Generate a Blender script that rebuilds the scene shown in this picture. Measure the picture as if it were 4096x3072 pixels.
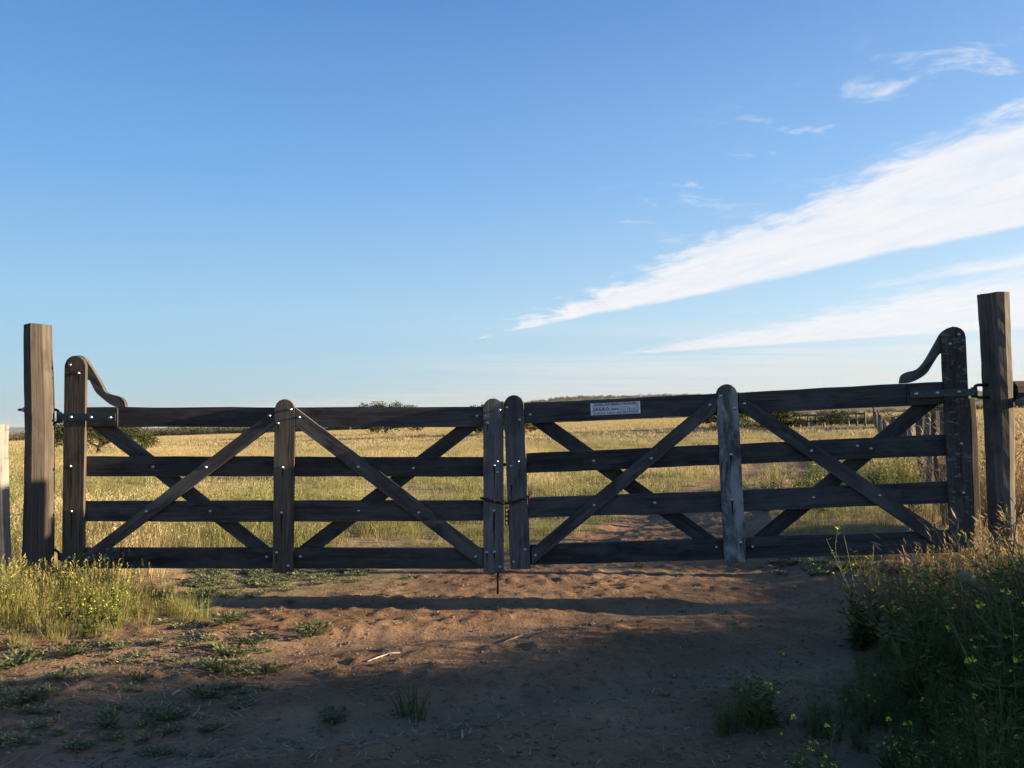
import bpy, bmesh, math, random
import numpy as np
from mathutils import Vector, Matrix

for o in list(bpy.data.objects):
    bpy.data.objects.remove(o, do_unlink=True)
scene = bpy.context.scene
COL = scene.collection
R = math.radians

# ------------------------------------------------------------------ camera
F_PX, CX, CY = 3150.0, 2048.0, 1536.0        # photograph is 4096 x 3072
CAM_H, PITCH = 1.10, R(3.615)
cam_data = bpy.data.cameras.new('camera')
cam_data.sensor_width = 36.0
cam_data.lens = 36.0 * F_PX / 4096.0
cam_data.clip_start = 0.05
cam_data.clip_end = 20000.0
cam = bpy.data.objects.new('camera', cam_data)
cam.location = (0, 0, CAM_H)
cam.rotation_euler = (math.pi / 2 + PITCH, 0, 0)
COL.objects.link(cam)
scene.camera = cam

# ------------------------------------------------------------------ light
SUN_ELEV, SUN_AZ = R(11.0), R(-2.0)           # azimuth measured from +X towards +Y
S = Vector((math.cos(SUN_ELEV) * math.cos(SUN_AZ), math.cos(SUN_ELEV) * math.sin(SUN_AZ), math.sin(SUN_ELEV)))
sun_data = bpy.data.lights.new('sun', 'SUN')
sun_data.energy = 5.0
sun_data.angle = R(0.5)
sun_data.color = (1.0, 0.78, 0.52)
sun = bpy.data.objects.new('sun', sun_data)
sun.rotation_euler = S.to_track_quat('Z', 'Y').to_euler()
sun.location = (30, 0, 12)
COL.objects.link(sun)
SKY_STRENGTH = 0.10
scene.view_settings.view_transform = 'Standard'
scene.view_settings.look = 'None'
scene.view_settings.gamma = 1.0
scene.view_settings.use_curve_mapping = False
scene.view_settings.exposure = 2.05
scene.render.resolution_x, scene.render.resolution_y = 1024, 768


class NT:
    """small helper to wire shader nodes"""
    def __init__(self, tree):
        self.t = tree
        tree.nodes.clear()

    def n(self, kind, **kw):
        nd = self.t.nodes.new(kind)
        for k, v in kw.items():
            setattr(nd, k, v)
        return nd

    def put(self, sock, v):
        if isinstance(v, bpy.types.NodeSocket):
            self.t.links.new(v, sock)
        elif v is not None:
            sock.default_value = v

    def m(self, op, a, b=None, c=None, clamp=False):
        nd = self.n('ShaderNodeMath', operation=op, use_clamp=clamp)
        for i, v in enumerate((a, b, c)):
            self.put(nd.inputs[i], v)
        return nd.outputs[0]

    def ss(self, v, lo, hi, a=0.0, b=1.0):
        nd = self.n('ShaderNodeMapRange', interpolation_type='SMOOTHSTEP')
        for i, x in enumerate((v, lo, hi, a, b)):
            self.put(nd.inputs[i], x)
        return nd.outputs[0]

    def noise(self, vec, scale, detail=4.0, rough=0.55, dist=0.0):
        nd = self.n('ShaderNodeTexNoise')
        self.put(nd.inputs['Vector'], vec)
        nd.inputs['Scale'].default_value = scale
        nd.inputs['Detail'].default_value = detail
        nd.inputs['Roughness'].default_value = rough
        nd.inputs['Distortion'].default_value = dist
        return nd.outputs[0]

    def mix(self, f, a, b, blend='MIX'):
        nd = self.n('ShaderNodeMix', data_type='RGBA', blend_type=blend)
        self.put(nd.inputs[0], f)
        self.put(nd.inputs[6], a if isinstance(a, bpy.types.NodeSocket) else (*a, 1.0))
        self.put(nd.inputs[7], b if isinstance(b, bpy.types.NodeSocket) else (*b, 1.0))
        return nd.outputs[2]

    def vec(self, x, y, z):
        nd = self.n('ShaderNodeCombineXYZ')
        for i, v in enumerate((x, y, z)):
            self.put(nd.inputs[i], v)
        return nd.outputs[0]

    def scalev(self, v, s):
        nd = self.n('ShaderNodeVectorMath', operation='MULTIPLY')
        self.put(nd.inputs[0], v)
        nd.inputs[1].default_value = s
        return nd.outputs[0]

    def attr(self, name, kind='GEOMETRY', out='Fac'):
        nd = self.n('ShaderNodeAttribute', attribute_name=name, attribute_type=kind)
        return nd.outputs[out]


# ------------------------------------------------------------------ sky with cirrus streaks
world = bpy.data.worlds.new('World')
scene.world = world
world.use_nodes = True
w = NT(world.node_tree)
sky = w.n('ShaderNodeTexSky', sky_type='NISHITA')
sky.sun_disc = False
sky.sun_elevation = SUN_ELEV
sky.sun_rotation = math.pi / 2 - SUN_AZ
sky.altitude = 200
sky.air_density = 1.0
sky.dust_density = 0.6
sky.ozone_density = 2.0
tc = w.n('ShaderNodeTexCoord')
sep = w.n('ShaderNodeSeparateXYZ')
w.put(sep.inputs[0], tc.outputs['Generated'])
zc = w.m('MAXIMUM', sep.outputs[2], 0.02)
px_ = w.m('DIVIDE', sep.outputs[0], zc)      # position on a flat cloud layer one unit up
py_ = w.m('DIVIDE', sep.outputs[1], zc)
pv = w.vec(px_, py_, 0.0)
warp = w.noise(w.scalev(pv, (1.0, 0.5, 1)), 1.1, 5, 0.6)
warp2 = w.noise(w.scalev(pv, (2.2, 1.0, 1)), 2.3, 6, 0.62)
wob = w.m('ADD', w.m('MULTIPLY', w.m('SUBTRACT', warp, 0.5), 0.55), w.m('MULTIPLY', w.m('SUBTRACT', warp2, 0.5), 0.42))


def line_dist(x0, y0, x1, y1):
    """signed distance to a line on the cloud layer, positive on its left side"""
    dx, dy = x1 - x0, y1 - y0
    L = math.hypot(dx, dy)
    nx, ny = -dy / L, dx / L
    return w.m('ADD', w.m('ADD', w.m('MULTIPLY', px_, nx), w.m('MULTIPLY', py_, ny)), -(nx * x0 + ny * y0))


def lay(px, py):                              # photo pixel -> cloud-layer point
    a, b = (px - CX) / F_PX, (CY - py) / F_PX
    cy_, sy_ = math.cos(PITCH), math.sin(PITCH)
    y, z = cy_ - b * sy_, sy_ + b * cy_
    return a / z, y / z


def band(pts_up, pts_lo, soft, amp=1.0):
    u0, u1, l0, l1 = [lay(*p) for p in (pts_up[0], pts_up[1], pts_lo[0], pts_lo[1])]
    up = line_dist(*u0, *u1)
    lo = line_dist(*l0, *l1)
    a = w.ss(w.m('ADD', w.m('MULTIPLY', up, -1.0), w.m('MULTIPLY', wob, amp * 1.35)), -soft, soft)
    b = w.ss(w.m('ADD', lo, w.m('MULTIPLY', wob, amp * 0.45)), -soft * 0.6, soft * 0.6)
    return a, b


# the photograph looks along +Y: walking left-to-right along an edge, "left" is higher in the sky (nearer overhead)
def streak(up, lo, soft, dens, amp=1.0, ragged=0.0):
    u0, u1 = lay(*up[0]), lay(*up[1])
    l0, l1 = lay(*lo[0]), lay(*lo[1])
    du = line_dist(*u0, *u1)
    dl = line_dist(*l0, *l1)
    wb = w.m('MULTIPLY', wob, amp)
    up_w = w.m('MULTIPLY', wb, 1.3)
    if ragged:
        up_w = w.m('ADD', up_w, w.m('MULTIPLY', w.m('SUBTRACT', rag, 0.46), ragged))
    inside_u = w.ss(w.m('ADD', du, up_w), -soft, soft * 1.2)
    inside_l = w.ss(w.m('SUBTRACT', w.m('MULTIPLY', wb, 0.5), dl), -soft * 0.5, soft * 0.5)
    return w.m('MULTIPLY', w.m('MULTIPLY', inside_u, inside_l), dens)


fib = w.noise(w.scalev(pv, (1.6, 0.75, 1)), 3.0, 7, 0.6, 0.4)
al_ = w.m('ADD', w.m('MULTIPLY', px_, 0.37), w.m('MULTIPLY', py_, -0.93))
ac_ = w.m('ADD', w.m('MULTIPLY', px_, 0.93), w.m('MULTIPLY', py_, 0.37))
strand = w.noise(w.vec(w.m('MULTIPLY', al_, 0.9), w.m('MULTIPLY', ac_, 3.4), 0.0), 1.6, 8, 0.66, 0.8)
rag = w.noise(w.vec(w.m('MULTIPLY', al_, 1.7), w.m('MULTIPLY', ac_, 2.6), 3.0), 2.0, 8, 0.68, 0.6)
fibm = w.m('MULTIPLY', w.ss(fib, 0.2, 0.6, 0.80, 1.0), w.ss(strand, 0.28, 0.58, 0.74, 1.0))
main = w.m('MULTIPLY', streak(((1985, 1345), (4096, 455)), ((2000, 1335), (4096, 905)), 0.17, 1.0, 1.0, 0.75), fibm)
low2 = streak(((2600, 1400), (4096, 1090)), ((2600, 1410), (4096, 1310)), 0.35, 1.0, 1.3, 1.2)
thin = streak(((3600, 1130), (4096, 1020)), ((3600, 1135), (4096, 1062)), 0.2, 0.85, 0.8, 0.4)
low3 = streak(((1200, 1600), (4096, 1400)), ((1200, 1660), (4096, 1560)), 2.4, 0.9, 4.0)
fibl = w.noise(w.scalev(pv, (0.35, 0.55, 1)), 1.2, 6, 0.6)
low3 = w.m('MULTIPLY', low3, w.ss(fibl, 0.38, 0.62, 0.05, 0.9))
low2 = w.m('MULTIPLY', low2, w.m('MULTIPLY', w.ss(fib, 0.2, 0.6, 0.6, 1.0), w.ss(strand, 0.3, 0.6, 0.7, 1.0)))
wisp_n = w.noise(w.scalev(pv, (2.0, 2.4, 1)), 1.5, 7, 0.64, 0.5)
g0, g1 = lay(2300, 1000), lay(4096, 330)
wband = w.m('MULTIPLY', w.ss(w.m('ABSOLUTE', line_dist(*lay(2500, 850), *lay(4000, 260))), 0.62, 0.05), w.ss(px_, 0.25, 0.8))
wisp = w.m('MULTIPLY', w.m('MULTIPLY', w.ss(wisp_n, 0.53, 0.74), wband), 0.8)
cl = w.m('MAXIMUM', w.m('MAXIMUM', main, low2), w.m('MAXIMUM', w.m('MAXIMUM', low3, thin), wisp))
veil_n = w.noise(w.scalev(pv, (0.11, 0.62, 1)), 1.0, 7, 0.62, 0.6)
veil = w.m('MULTIPLY', w.m('MULTIPLY', w.ss(sep.outputs[2], 0.165, 0.05), w.ss(sep.outputs[0], -0.30, 0.26)), w.ss(veil_n, 0.44, 0.56, 0.10, 0.8))
veil = w.m('MULTIPLY', veil, w.ss(w.noise(w.scalev(pv, (0.5, 1.3, 1)), 1.0, 7, 0.66, 0.6), 0.32, 0.58, 0.5, 1.0))
cl = w.m('MAXIMUM', cl, veil)
up_only = w.ss(sep.outputs[2], 0.0, 0.045)
cl = w.m('MULTIPLY', cl, up_only, clamp=True)
bw = w.n('ShaderNodeRGBToBW')
w.put(bw.inputs[0], sky.outputs[0])
# clear evening air: the blue deepens with height and brightens towards the sun
ramp = w.n('ShaderNodeValToRGB')
w.put(ramp.inputs[0], w.m('MAXIMUM', sep.outputs[2], 0.0))
GAIN = 1.0 / (SKY_STRENGTH * 2 ** scene.view_settings.exposure)
stops = [(0.0, (0.36, 0.46, 0.55)), (0.06, (0.40, 0.55, 0.68)), (0.15, (0.385, 0.605, 0.79)), (0.30, (0.205, 0.445, 0.81)), (0.50, (0.09, 0.26, 0.635)), (1.0, (0.04, 0.13, 0.38))]
while len(ramp.color_ramp.elements) < len(stops):
    ramp.color_ramp.elements.new(0.5)
for e_, (p_, c_) in zip(ramp.color_ramp.elements, stops):
    e_.position = p_
    e_.color = (*c_, 1.0)
toward = w.m('ADD', w.m('MULTIPLY', sep.outputs[0], 0.34), 1.0)
graded_sky = w.mix(1.0, ramp.outputs[0], w.vec(w.m('MULTIPLY', toward, w.m('MULTIPLY', toward, GAIN)), w.m('MULTIPLY', toward, GAIN), w.m('MULTIPLY', w.m('ADD', w.m('MULTIPLY', toward, 0.5), 0.5), GAIN)), 'MULTIPLY')
graded_sky = w.mix(0.12, graded_sky, sky.outputs[0])
CLOUD_LUM = 0.90 * GAIN
warm = w.mix(w.ss(sep.outputs[2], 0.04, 0.13), (CLOUD_LUM * 0.80, CLOUD_LUM * 0.78, CLOUD_LUM * 0.73), (CLOUD_LUM, CLOUD_LUM * 1.01, CLOUD_LUM * 1.05))
mixed = w.mix(cl, graded_sky, warm)
bg = w.n('ShaderNodeBackground')
w.put(bg.inputs[0], mixed)
bg.inputs[1].default_value = SKY_STRENGTH
wo = w.n('ShaderNodeOutputWorld')
w.put(wo.inputs[0], bg.outputs[0])

# ------------------------------------------------------------------ pixel rays
_cp, _sp = math.cos(PITCH), math.sin(PITCH)


def ray(px, py):
    a, b = (px - CX) / F_PX, (CY - py) / F_PX
    return Vector((a, _cp - b * _sp, _sp + b * _cp))


def at_y(px, py, Y):
    d = ray(px, py)
    k = Y / d.y
    return Vector((d.x * k, Y, CAM_H + d.z * k))


# ------------------------------------------------------------------ noise and terrain
def _hash(ix, iy, seed):
    h = (ix.astype(np.int64) * 374761393 + iy.astype(np.int64) * 668265263 + seed * 1442695041) & 0xFFFFFFFF
    h = ((h ^ (h >> 13)) * 1274126177) & 0xFFFFFFFF
    h = h ^ (h >> 16)
    return (h & 0xFFFFFF) / float(0xFFFFFF)


def vnoise(x, y, seed=0):
    x, y = np.asarray(x, float), np.asarray(y, float)
    ix, iy = np.floor(x), np.floor(y)
    fx, fy = x - ix, y - iy
    fx, fy = fx * fx * (3 - 2 * fx), fy * fy * (3 - 2 * fy)
    a, b = _hash(ix, iy, seed), _hash(ix + 1, iy, seed)
    c, d = _hash(ix, iy + 1, seed), _hash(ix + 1, iy + 1, seed)
    return (a * (1 - fx) + b * fx) * (1 - fy) + (c * (1 - fx) + d * fx) * fy


def fbm(x, y, seed=0, oct=4):
    s, a, t = 0.0, 1.0, 0.0
    for i in range(oct):
        s = s + a * vnoise(x * 2 ** i, y * 2 ** i, seed + i * 17)
        t += a
        a *= 0.5
    return s / t


def sstep(lo, hi, v):
    t = np.clip((np.asarray(v, float) - lo) / (hi - lo), 0, 1)
    return t * t * (3 - 2 * t)


TRACK = np.array([(0.2, 1.0), (0.5, 4.0), (0.9, 6.5), (1.9, 9.0), (3.5, 12.6), (5.6, 17.2), (7.9, 23.0), (9.6, 30.0), (9.0, 40.0), (5.0, 52.0)])


def track_x(y):
    return np.interp(y, TRACK[:, 1], TRACK[:, 0])


def dirt_mask(x, y):
    x, y = np.asarray(x, float), np.asarray(y, float)
    wb = (fbm(x * 1.1, y * 1.1, 5) - 0.5) * 1.3
    left = -2.35 + wb * 0.9 + np.where(y < 4.6, (y - 4.6) * 5.0, 0)
    front = sstep(-0.25, 0.25, x - left) * sstep(0.3, -0.3, x - (3.4 + wb)) * sstep(6.3, 5.4, y + wb * 0.8 - 0.35 * x)
    tx = track_x(y)
    half = np.interp(y, [5, 7, 9, 14, 24, 40], [2.0, 1.4, 1.15, 1.1, 1.15, 0.9])
    off = np.abs(x - tx + wb * 0.35)
    tr = sstep(half + 0.25, half - 0.25, off)
    mid = sstep(0.45, 0.15, off) * sstep(10, 14, y)
    tr = tr * (1 - 0.5 * mid) * sstep(48, 36, y) * sstep(4.0, 5.5, y)
    return np.maximum(front, tr)


def rut_mask(x, y):
    arc = y - (3.85 + 0.42 * x + 0.02 * x * x) + (fbm(x * 0.9, y * 0.9, 55, 2) - 0.5) * 0.12
    r_ = np.exp(-((arc + 0.55) / 0.2) ** 4) + np.exp(-((arc - 0.75) / 0.2) ** 4)
    return np.clip(r_, 0, 1) * (0.55 + 0.45 * vnoise(x * 2.2, y * 2.2, 56))


def ground_z(x, y):
    x, y = np.asarray(x, float), np.asarray(y, float)
    d = np.sqrt(x * x + y * y)
    far = sstep(14, 70, d)
    k = np.minimum(1.0, 420.0 / np.maximum(d, 1))
    z = (0.035 * x + 0.0165 * y) * far * k * np.where(y > 0, 1, 0.3)
    z = z + 28.0 * sstep(300, 820, y) * sstep(-160, 70, x)
    z = z + (fbm(x * 0.012, y * 0.012, 40, 3) - 0.5) * 0.9 * sstep(60, 300, d)
    z = z + (fbm(x * 0.25, y * 0.25, 3, 3) - 0.5) * 0.16 * sstep(5, 9, y)
    z = z + 0.20 * sstep(1.7, 3.4, x) * sstep(2.0, 3.6, y) * sstep(30, 10, y)
    z = z + 0.07 * sstep(-2.0, -3.2, x) * sstep(3.6, 4.6, y)
    near = sstep(16, 8, d)
    m = dirt_mask(x, y)
    z = z + near * ((fbm(x * 1.1, y * 1.1, 21, 3) - 0.5) * 0.040 + (fbm(x * 5.5, y * 5.5, 22, 4) - 0.5) * 0.013)
    crumb = fbm(x * 16, y * 18, 25, 3)
    z = z + near * m * (1 - 0.85 * rut_mask(x, y)) * (np.clip(crumb - 0.50, 0, 1) * 0.06)
    # wheel ruts of the turn-in, and along the track
    arc = y - (3.85 + 0.42 * x + 0.02 * x * x)
    for o_, dp in ((-0.55, 0.040), (0.75, 0.034)):
        q = (arc - o_) / 0.17
        z = z - near * dp * np.exp(-q * q) + near * dp * 0.2 * np.exp(-((np.abs(arc - o_) - 0.27) / 0.09) ** 2)
    q = (np.abs(x - track_x(y)) - 0.75) / 0.22
    z = z - 0.035 * np.exp(-q * q) * sstep(6, 8, y) * sstep(40, 25, y)
    return z


def gz(x, y):
    return float(ground_z(np.array([x]), np.array([y]))[0])


def ground_hit(px, py, dmax=900.0):
    d = ray(px, py)
    ts = np.concatenate([np.linspace(1.5, 30, 400), np.linspace(30, dmax, 2500)])
    xs, ys, zs = d.x * ts, d.y * ts, CAM_H + d.z * ts
    below = np.nonzero(zs < ground_z(xs, ys))[0]
    if len(below) == 0:
        return None
    i = below[0]
    return Vector((xs[i], ys[i], gz(xs[i], ys[i])))


# ------------------------------------------------------------------ object helpers
def link(o, parent=None):
    COL.objects.link(o)
    if parent is not None:
        o.parent = parent
    return o


def tag(o, label=None, cat=None, group=None, kind=None):
    if label:
        o['label'] = label
    if cat:
        o['category'] = cat
    if group:
        o['group'] = group
    if kind:
        o['kind'] = kind
    return o


def thing(name, loc, label, cat, group=None):
    o = bpy.data.objects.new(name, None)
    o.empty_display_size = 0.1
    o.location = loc
    link(o)
    return tag(o, label, cat, group)


def mesh_obj(name, verts, faces, mat, parent=None, smooth=False, attrs=None):
    me = bpy.data.meshes.new(name)
    me.from_pydata([tuple(v) for v in verts], [], [tuple(f) for f in faces])
    if mat is not None:
        me.materials.append(mat)
    if attrs:
        for k, (typ, vals) in attrs.items():
            a = me.attributes.new(k, typ, 'POINT')
            if typ == 'FLOAT':
                a.data.foreach_set('value', np.asarray(vals, np.float32).ravel())
            else:
                a.data.foreach_set('vector', np.asarray(vals, np.float32).ravel())
    if smooth:
        me.polygons.foreach_set('use_smooth', [True] * len(me.polygons))
    me.update()
    return link(bpy.data.objects.new(name, me), parent)


def copy_tree(o, parent=None):
    c = o.copy()
    COL.objects.link(c)
    c.parent = parent
    for ch in list(o.children):
        copy_tree(ch, c)
    return c


def tube(path, radii, sides=8, caps=True):
    """returns verts, faces of a tube along a 3D path"""
    pts = [Vector(p) for p in path]
    n = len(pts)
    if not hasattr(radii, '__len__'):
        radii = [radii] * n
    V, Fc = [], []
    ref = None
    for i, p in enumerate(pts):
        t = (pts[min(i + 1, n - 1)] - pts[max(i - 1, 0)]).normalized()
        if ref is None:
            ref = t.orthogonal().normalized()
        else:
            ref = (ref - t * ref.dot(t))
            ref = ref.normalized() if ref.length > 1e-6 else t.orthogonal().normalized()
        b = t.cross(ref)
        for k in range(sides):
            a = 2 * math.pi * k / sides
            V.append(p + (ref * math.cos(a) + b * math.sin(a)) * radii[i])
    for i in range(n - 1):
        for k in range(sides):
            k2 = (k + 1) % sides
            Fc.append((i * sides + k, i * sides + k2, (i + 1) * sides + k2, (i + 1) * sides + k))
    if caps:
        Fc.append(tuple(reversed(range(sides))))
        Fc.append(tuple((n - 1) * sides + k for k in range(sides)))
    return V, Fc


class Soup:
    """collects vertices and faces of one mesh"""
    def __init__(self):
        self.V, self.F, self.v = [], [], []

    def add(self, V, Fc, val=0.5):
        o = len(self.V)
        self.V += [tuple(p) for p in V]
        self.F += [tuple(i + o for i in f) for f in Fc]
        self.v += [val] * len(V)

    def build(self, name, mat, parent=None, smooth=False):
        return mesh_obj(name, self.V, self.F, mat, parent, smooth, {'v': ('FLOAT', self.v)})

    def mesh(self, name, mat):
        me = bpy.data.meshes.new(name)
        me.from_pydata(self.V, [], self.F)
        me.materials.append(mat)
        a = me.attributes.new('v', 'FLOAT', 'POINT')
        a.data.foreach_set('value', np.asarray(self.v, np.float32))
        me.update()
        return me


# ------------------------------------------------------------------ materials
def new_mat(name):
    m = bpy.data.materials.new(name)
    m.use_nodes = True
    return m, NT(m.node_tree)


def finish(nt, color, rough=0.8, bump=None, bump_strength=0.4, bump_dist=0.01, spec=0.3, metallic=0.0, translucent=None):
    p = nt.n('ShaderNodeBsdfPrincipled')
    nt.put(p.inputs['Base Color'], color if isinstance(color, bpy.types.NodeSocket) else (*color, 1.0))
    nt.put(p.inputs['Roughness'], rough)
    nt.put(p.inputs['Metallic'], metallic)
    p.inputs['Specular IOR Level'].default_value = spec
    if bump is not None:
        b = nt.n('ShaderNodeBump')
        b.inputs['Strength'].default_value = bump_strength
        b.inputs['Distance'].default_value = bump_dist
        nt.put(b.inputs['Height'], bump)
        nt.t.links.new(b.outputs[0], p.inputs['Normal'])
    out = nt.n('ShaderNodeOutputMaterial')
    if translucent:
        tr = nt.n('ShaderNodeBsdfTranslucent')
        nt.put(tr.inputs[0], color if isinstance(color, bpy.types.NodeSocket) else (*color, 1.0))
        mx = nt.n('ShaderNodeMixShader')
        mx.inputs[0].default_value = translucent
        nt.t.links.new(p.outputs[0], mx.inputs[1])
        nt.t.links.new(tr.outputs[0], mx.inputs[2])
        nt.t.links.new(mx.outputs[0], out.inputs[0])
    else:
        nt.t.links.new(p.outputs[0], out.inputs[0])


def wood_mat(name, dark, light, pale=None, pale_amt=0.0, spots=0.0):
    m, nt = new_mat(name)
    g = nt.attr('grain', out='Vector')
    fine = nt.noise(nt.scalev(g, (3.0, 90.0, 60.0)), 1.0, 5, 0.65, 0.3)
    broad = nt.noise(nt.scalev(g, (1.2, 14.0, 10.0)), 1.0, 4, 0.6, 0.6)
    blot = nt.noise(nt.scalev(g, (5.0, 7.0, 7.0)), 1.0, 4, 0.6)
    f = nt.m('ADD', nt.m('MULTIPLY', fine, 0.55), nt.m('MULTIPLY', broad, 0.55))
    c = nt.mix(nt.ss(f, 0.36, 0.78), dark, light)
    c = nt.mix(nt.m('MULTIPLY', nt.ss(blot, 0.52, 0.72), 0.55), c, [v * 0.45 for v in dark])
    tone = nt.noise(nt.scalev(g, (0.16, 0.5, 0.5)), 1.0, 1, 0.5)
    c = nt.mix(1.0, c, nt.vec(*[nt.ss(tone, 0.3, 0.7, 0.62, a_) for a_ in (1.38, 1.36, 1.34)]), 'MULTIPLY')
    crack = nt.ss(nt.noise(nt.scalev(g, (1.6, 60.0, 30.0)), 1.0, 3, 0.5, 0.2), 0.66, 0.71)
    c = nt.mix(nt.m('MULTIPLY', crack, 0.75), c, (0.008, 0.007, 0.006))
    if pale is not None:
        pn = nt.noise(nt.scalev(g, (3.5, 11.0, 9.0)), 1.0, 5, 0.65, 0.5)
        c = nt.mix(nt.m('MULTIPLY', nt.ss(pn, 0.44, 0.62), pale_amt), c, pale)
    if spots:
        sn = nt.noise(nt.scalev(g, (42.0, 20.0, 24.0)), 1.0, 3, 0.55, 0.8)
        c = nt.mix(nt.m('MULTIPLY', nt.ss(sn, 0.55, 0.66), spots), c, (0.16, 0.15, 0.135))
    finish(nt, c, 0.85, nt.m('SUBTRACT', f, nt.m('MULTIPLY', crack, 0.5)), 0.7, 0.004, 0.2)
    return m


M = {}
M['rail'] = wood_mat('dark_plank_wood', (0.023, 0.022, 0.0225), (0.068, 0.063, 0.061), (0.13, 0.125, 0.12), 0.22)
M['brace'] = wood_mat('brace_wood', (0.030, 0.028, 0.0275), (0.084, 0.077, 0.072), (0.16, 0.155, 0.15), 0.35)
M['stile'] = wood_mat('stile_wood', (0.058, 0.047, 0.037), (0.155, 0.127, 0.098))
M['stile_grey'] = wood_mat('grey_stile_wood', (0.048, 0.047, 0.047), (0.140, 0.135, 0.133), (0.2, 0.2, 0.2), 0.3)
M['stile_pale'] = wood_mat('flaking_pale_stile_wood', (0.05, 0.047, 0.045), (0.14, 0.135, 0.13), (0.33, 0.33, 0.33), 0.8)
M['stile_lichen'] = wood_mat('mottled_stile_wood', (0.030, 0.027, 0.024), (0.08, 0.072, 0.064), spots=0.8)
M['post'] = wood_mat('post_wood', (0.043, 0.037, 0.032), (0.132, 0.111, 0.091))
M['post_grey'] = wood_mat('grey_post_wood', (0.09, 0.085, 0.08), (0.22, 0.21, 0.195))
M['post_pale'] = wood_mat('pale_post_wood', (0.10, 0.085, 0.068), (0.29, 0.25, 0.195))


def simple_mat(key, name, color, rough=0.6, metallic=0.0, spec=0.4, scale=60.0, var=0.35):
    m, nt = new_mat(name)
    t = nt.n('ShaderNodeTexCoord')
    nz = nt.noise(t.outputs['Object'], scale, 4, 0.6)
    c = nt.mix(nt.ss(nz, 0.3, 0.7), [v * (1 - var) for v in color], [min(1, v * (1 + var)) for v in color])
    finish(nt, c, rough, nz, 0.25, 0.003, spec, metallic)
    M[key] = m


simple_mat('zinc', 'galvanised_bolt_head', (0.50, 0.52, 0.56), 0.34, 1.0, 0.5, 200, 0.2)
simple_mat('stain', 'dark_bolt_stain', (0.022, 0.017, 0.014), 0.9, 0.0, 0.1, 90, 0.4)
simple_mat('green', 'dark_green_painted_iron', (0.010, 0.027, 0.026), 0.45, 0.0, 0.5, 40, 0.4)
simple_mat('iron', 'black_iron', (0.018, 0.018, 0.020), 0.5, 0.6, 0.4, 90, 0.4)
simple_mat('rust', 'rusty_chain_iron', (0.060, 0.026, 0.018), 0.7, 0.4, 0.3, 120, 0.5)
simple_mat('wire', 'fence_wire', (0.20, 0.19, 0.18), 0.5, 0.8, 0.4, 120, 0.3)
simple_mat('plate', 'white_printed_sheet', (0.58, 0.58, 0.58), 0.45, 0.0, 0.4, 15, 0.08)
simple_mat('ink', 'black_print', (0.012, 0.012, 0.014), 0.6, 0.0, 0.3, 60, 0.2)
simple_mat('ink_grey', 'faded_grey_print', (0.26, 0.26, 0.27), 0.6, 0.0, 0.3, 60, 0.2)
simple_mat('tin', 'bent_tin_strip', (0.62, 0.64, 0.67), 0.4, 0.5, 0.5, 30, 0.2)
simple_mat('stick', 'bleached_stick', (0.34, 0.31, 0.26), 0.8, 0.0, 0.2, 50, 0.25)
simple_mat('twig', 'dry_twig', (0.24, 0.18, 0.12), 0.9, 0.0, 0.1, 50, 0.3)
simple_mat('bark', 'dark_bark', (0.055, 0.042, 0.033), 0.95, 0.0, 0.1, 14, 0.5)
simple_mat('petal', 'yellow_petals', (0.62, 0.56, 0.04), 0.6, 0.0, 0.2, 80, 0.15)
simple_mat('stone', 'sand_clods', (0.17, 0.115, 0.075), 0.95, 0.0, 0.1, 25, 0.35)


def leaf_mat(key, name, c0, c1, c2=None, transl=0.35, instancer=False):
    """v runs from c0 to c1 blade by blade; tint (per instance) mixes towards c2"""
    m, nt = new_mat(name)
    v = nt.attr('v')
    c = nt.mix(v, c0, c1)
    if c2 is not None:
        t = nt.attr('tint', 'INSTANCER')
        c = nt.mix(t, c, nt.mix(v, [a * 0.55 for a in c2], [min(1, a * 1.35) for a in c2]))
    finish(nt, c, 0.7, None, spec=0.15, translucent=transl)
    M[key] = m


leaf_mat('grass', 'field_grass', (0.20, 0.145, 0.070), (0.54, 0.44, 0.24), (0.15, 0.165, 0.050), 0.35)
leaf_mat('grass_red', 'dry_reddish_grass', (0.16, 0.095, 0.052), (0.38, 0.26, 0.155), (0.28, 0.23, 0.10), 0.4)
leaf_mat('weed_leaf', 'weed_leaves', (0.030, 0.055, 0.014), (0.10, 0.14, 0.035), None, 0.3)
leaf_mat('weed_stem', 'weed_stems', (0.07, 0.085, 0.03), (0.17, 0.17, 0.07), None, 0.2)
leaf_mat('under', 'undergrowth_leaves', (0.035, 0.055, 0.015), (0.11, 0.14, 0.04), (0.30, 0.23, 0.10), 0.3)
leaf_mat('broad', 'grey_green_broad_leaves', (0.045, 0.065, 0.028), (0.14, 0.17, 0.08), None, 0.3)
leaf_mat('cover', 'pale_cover_leaves', (0.09, 0.11, 0.055), (0.26, 0.28, 0.16), None, 0.3)
leaf_mat('tree_dark', 'dark_tree_leaves', (0.022, 0.030, 0.010), (0.075, 0.085, 0.028), None, 0.25)
leaf_mat('tree_yellow', 'yellow_green_tree_leaves', (0.085, 0.085, 0.018), (0.20, 0.19, 0.04), None, 0.35)
leaf_mat('scrub', 'grey_brown_scrub', (0.045, 0.045, 0.020), (0.14, 0.125, 0.060), (0.10, 0.10, 0.085), 0.25)
leaf_mat('mound', 'yellow_green_mound_grass', (0.085, 0.115, 0.025), (0.30, 0.31, 0.09), (0.33, 0.26, 0.115), 0.45)
leaf_mat('straw', 'straw_litter', (0.15, 0.10, 0.055), (0.38, 0.29, 0.17), None, 0.1)

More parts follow.
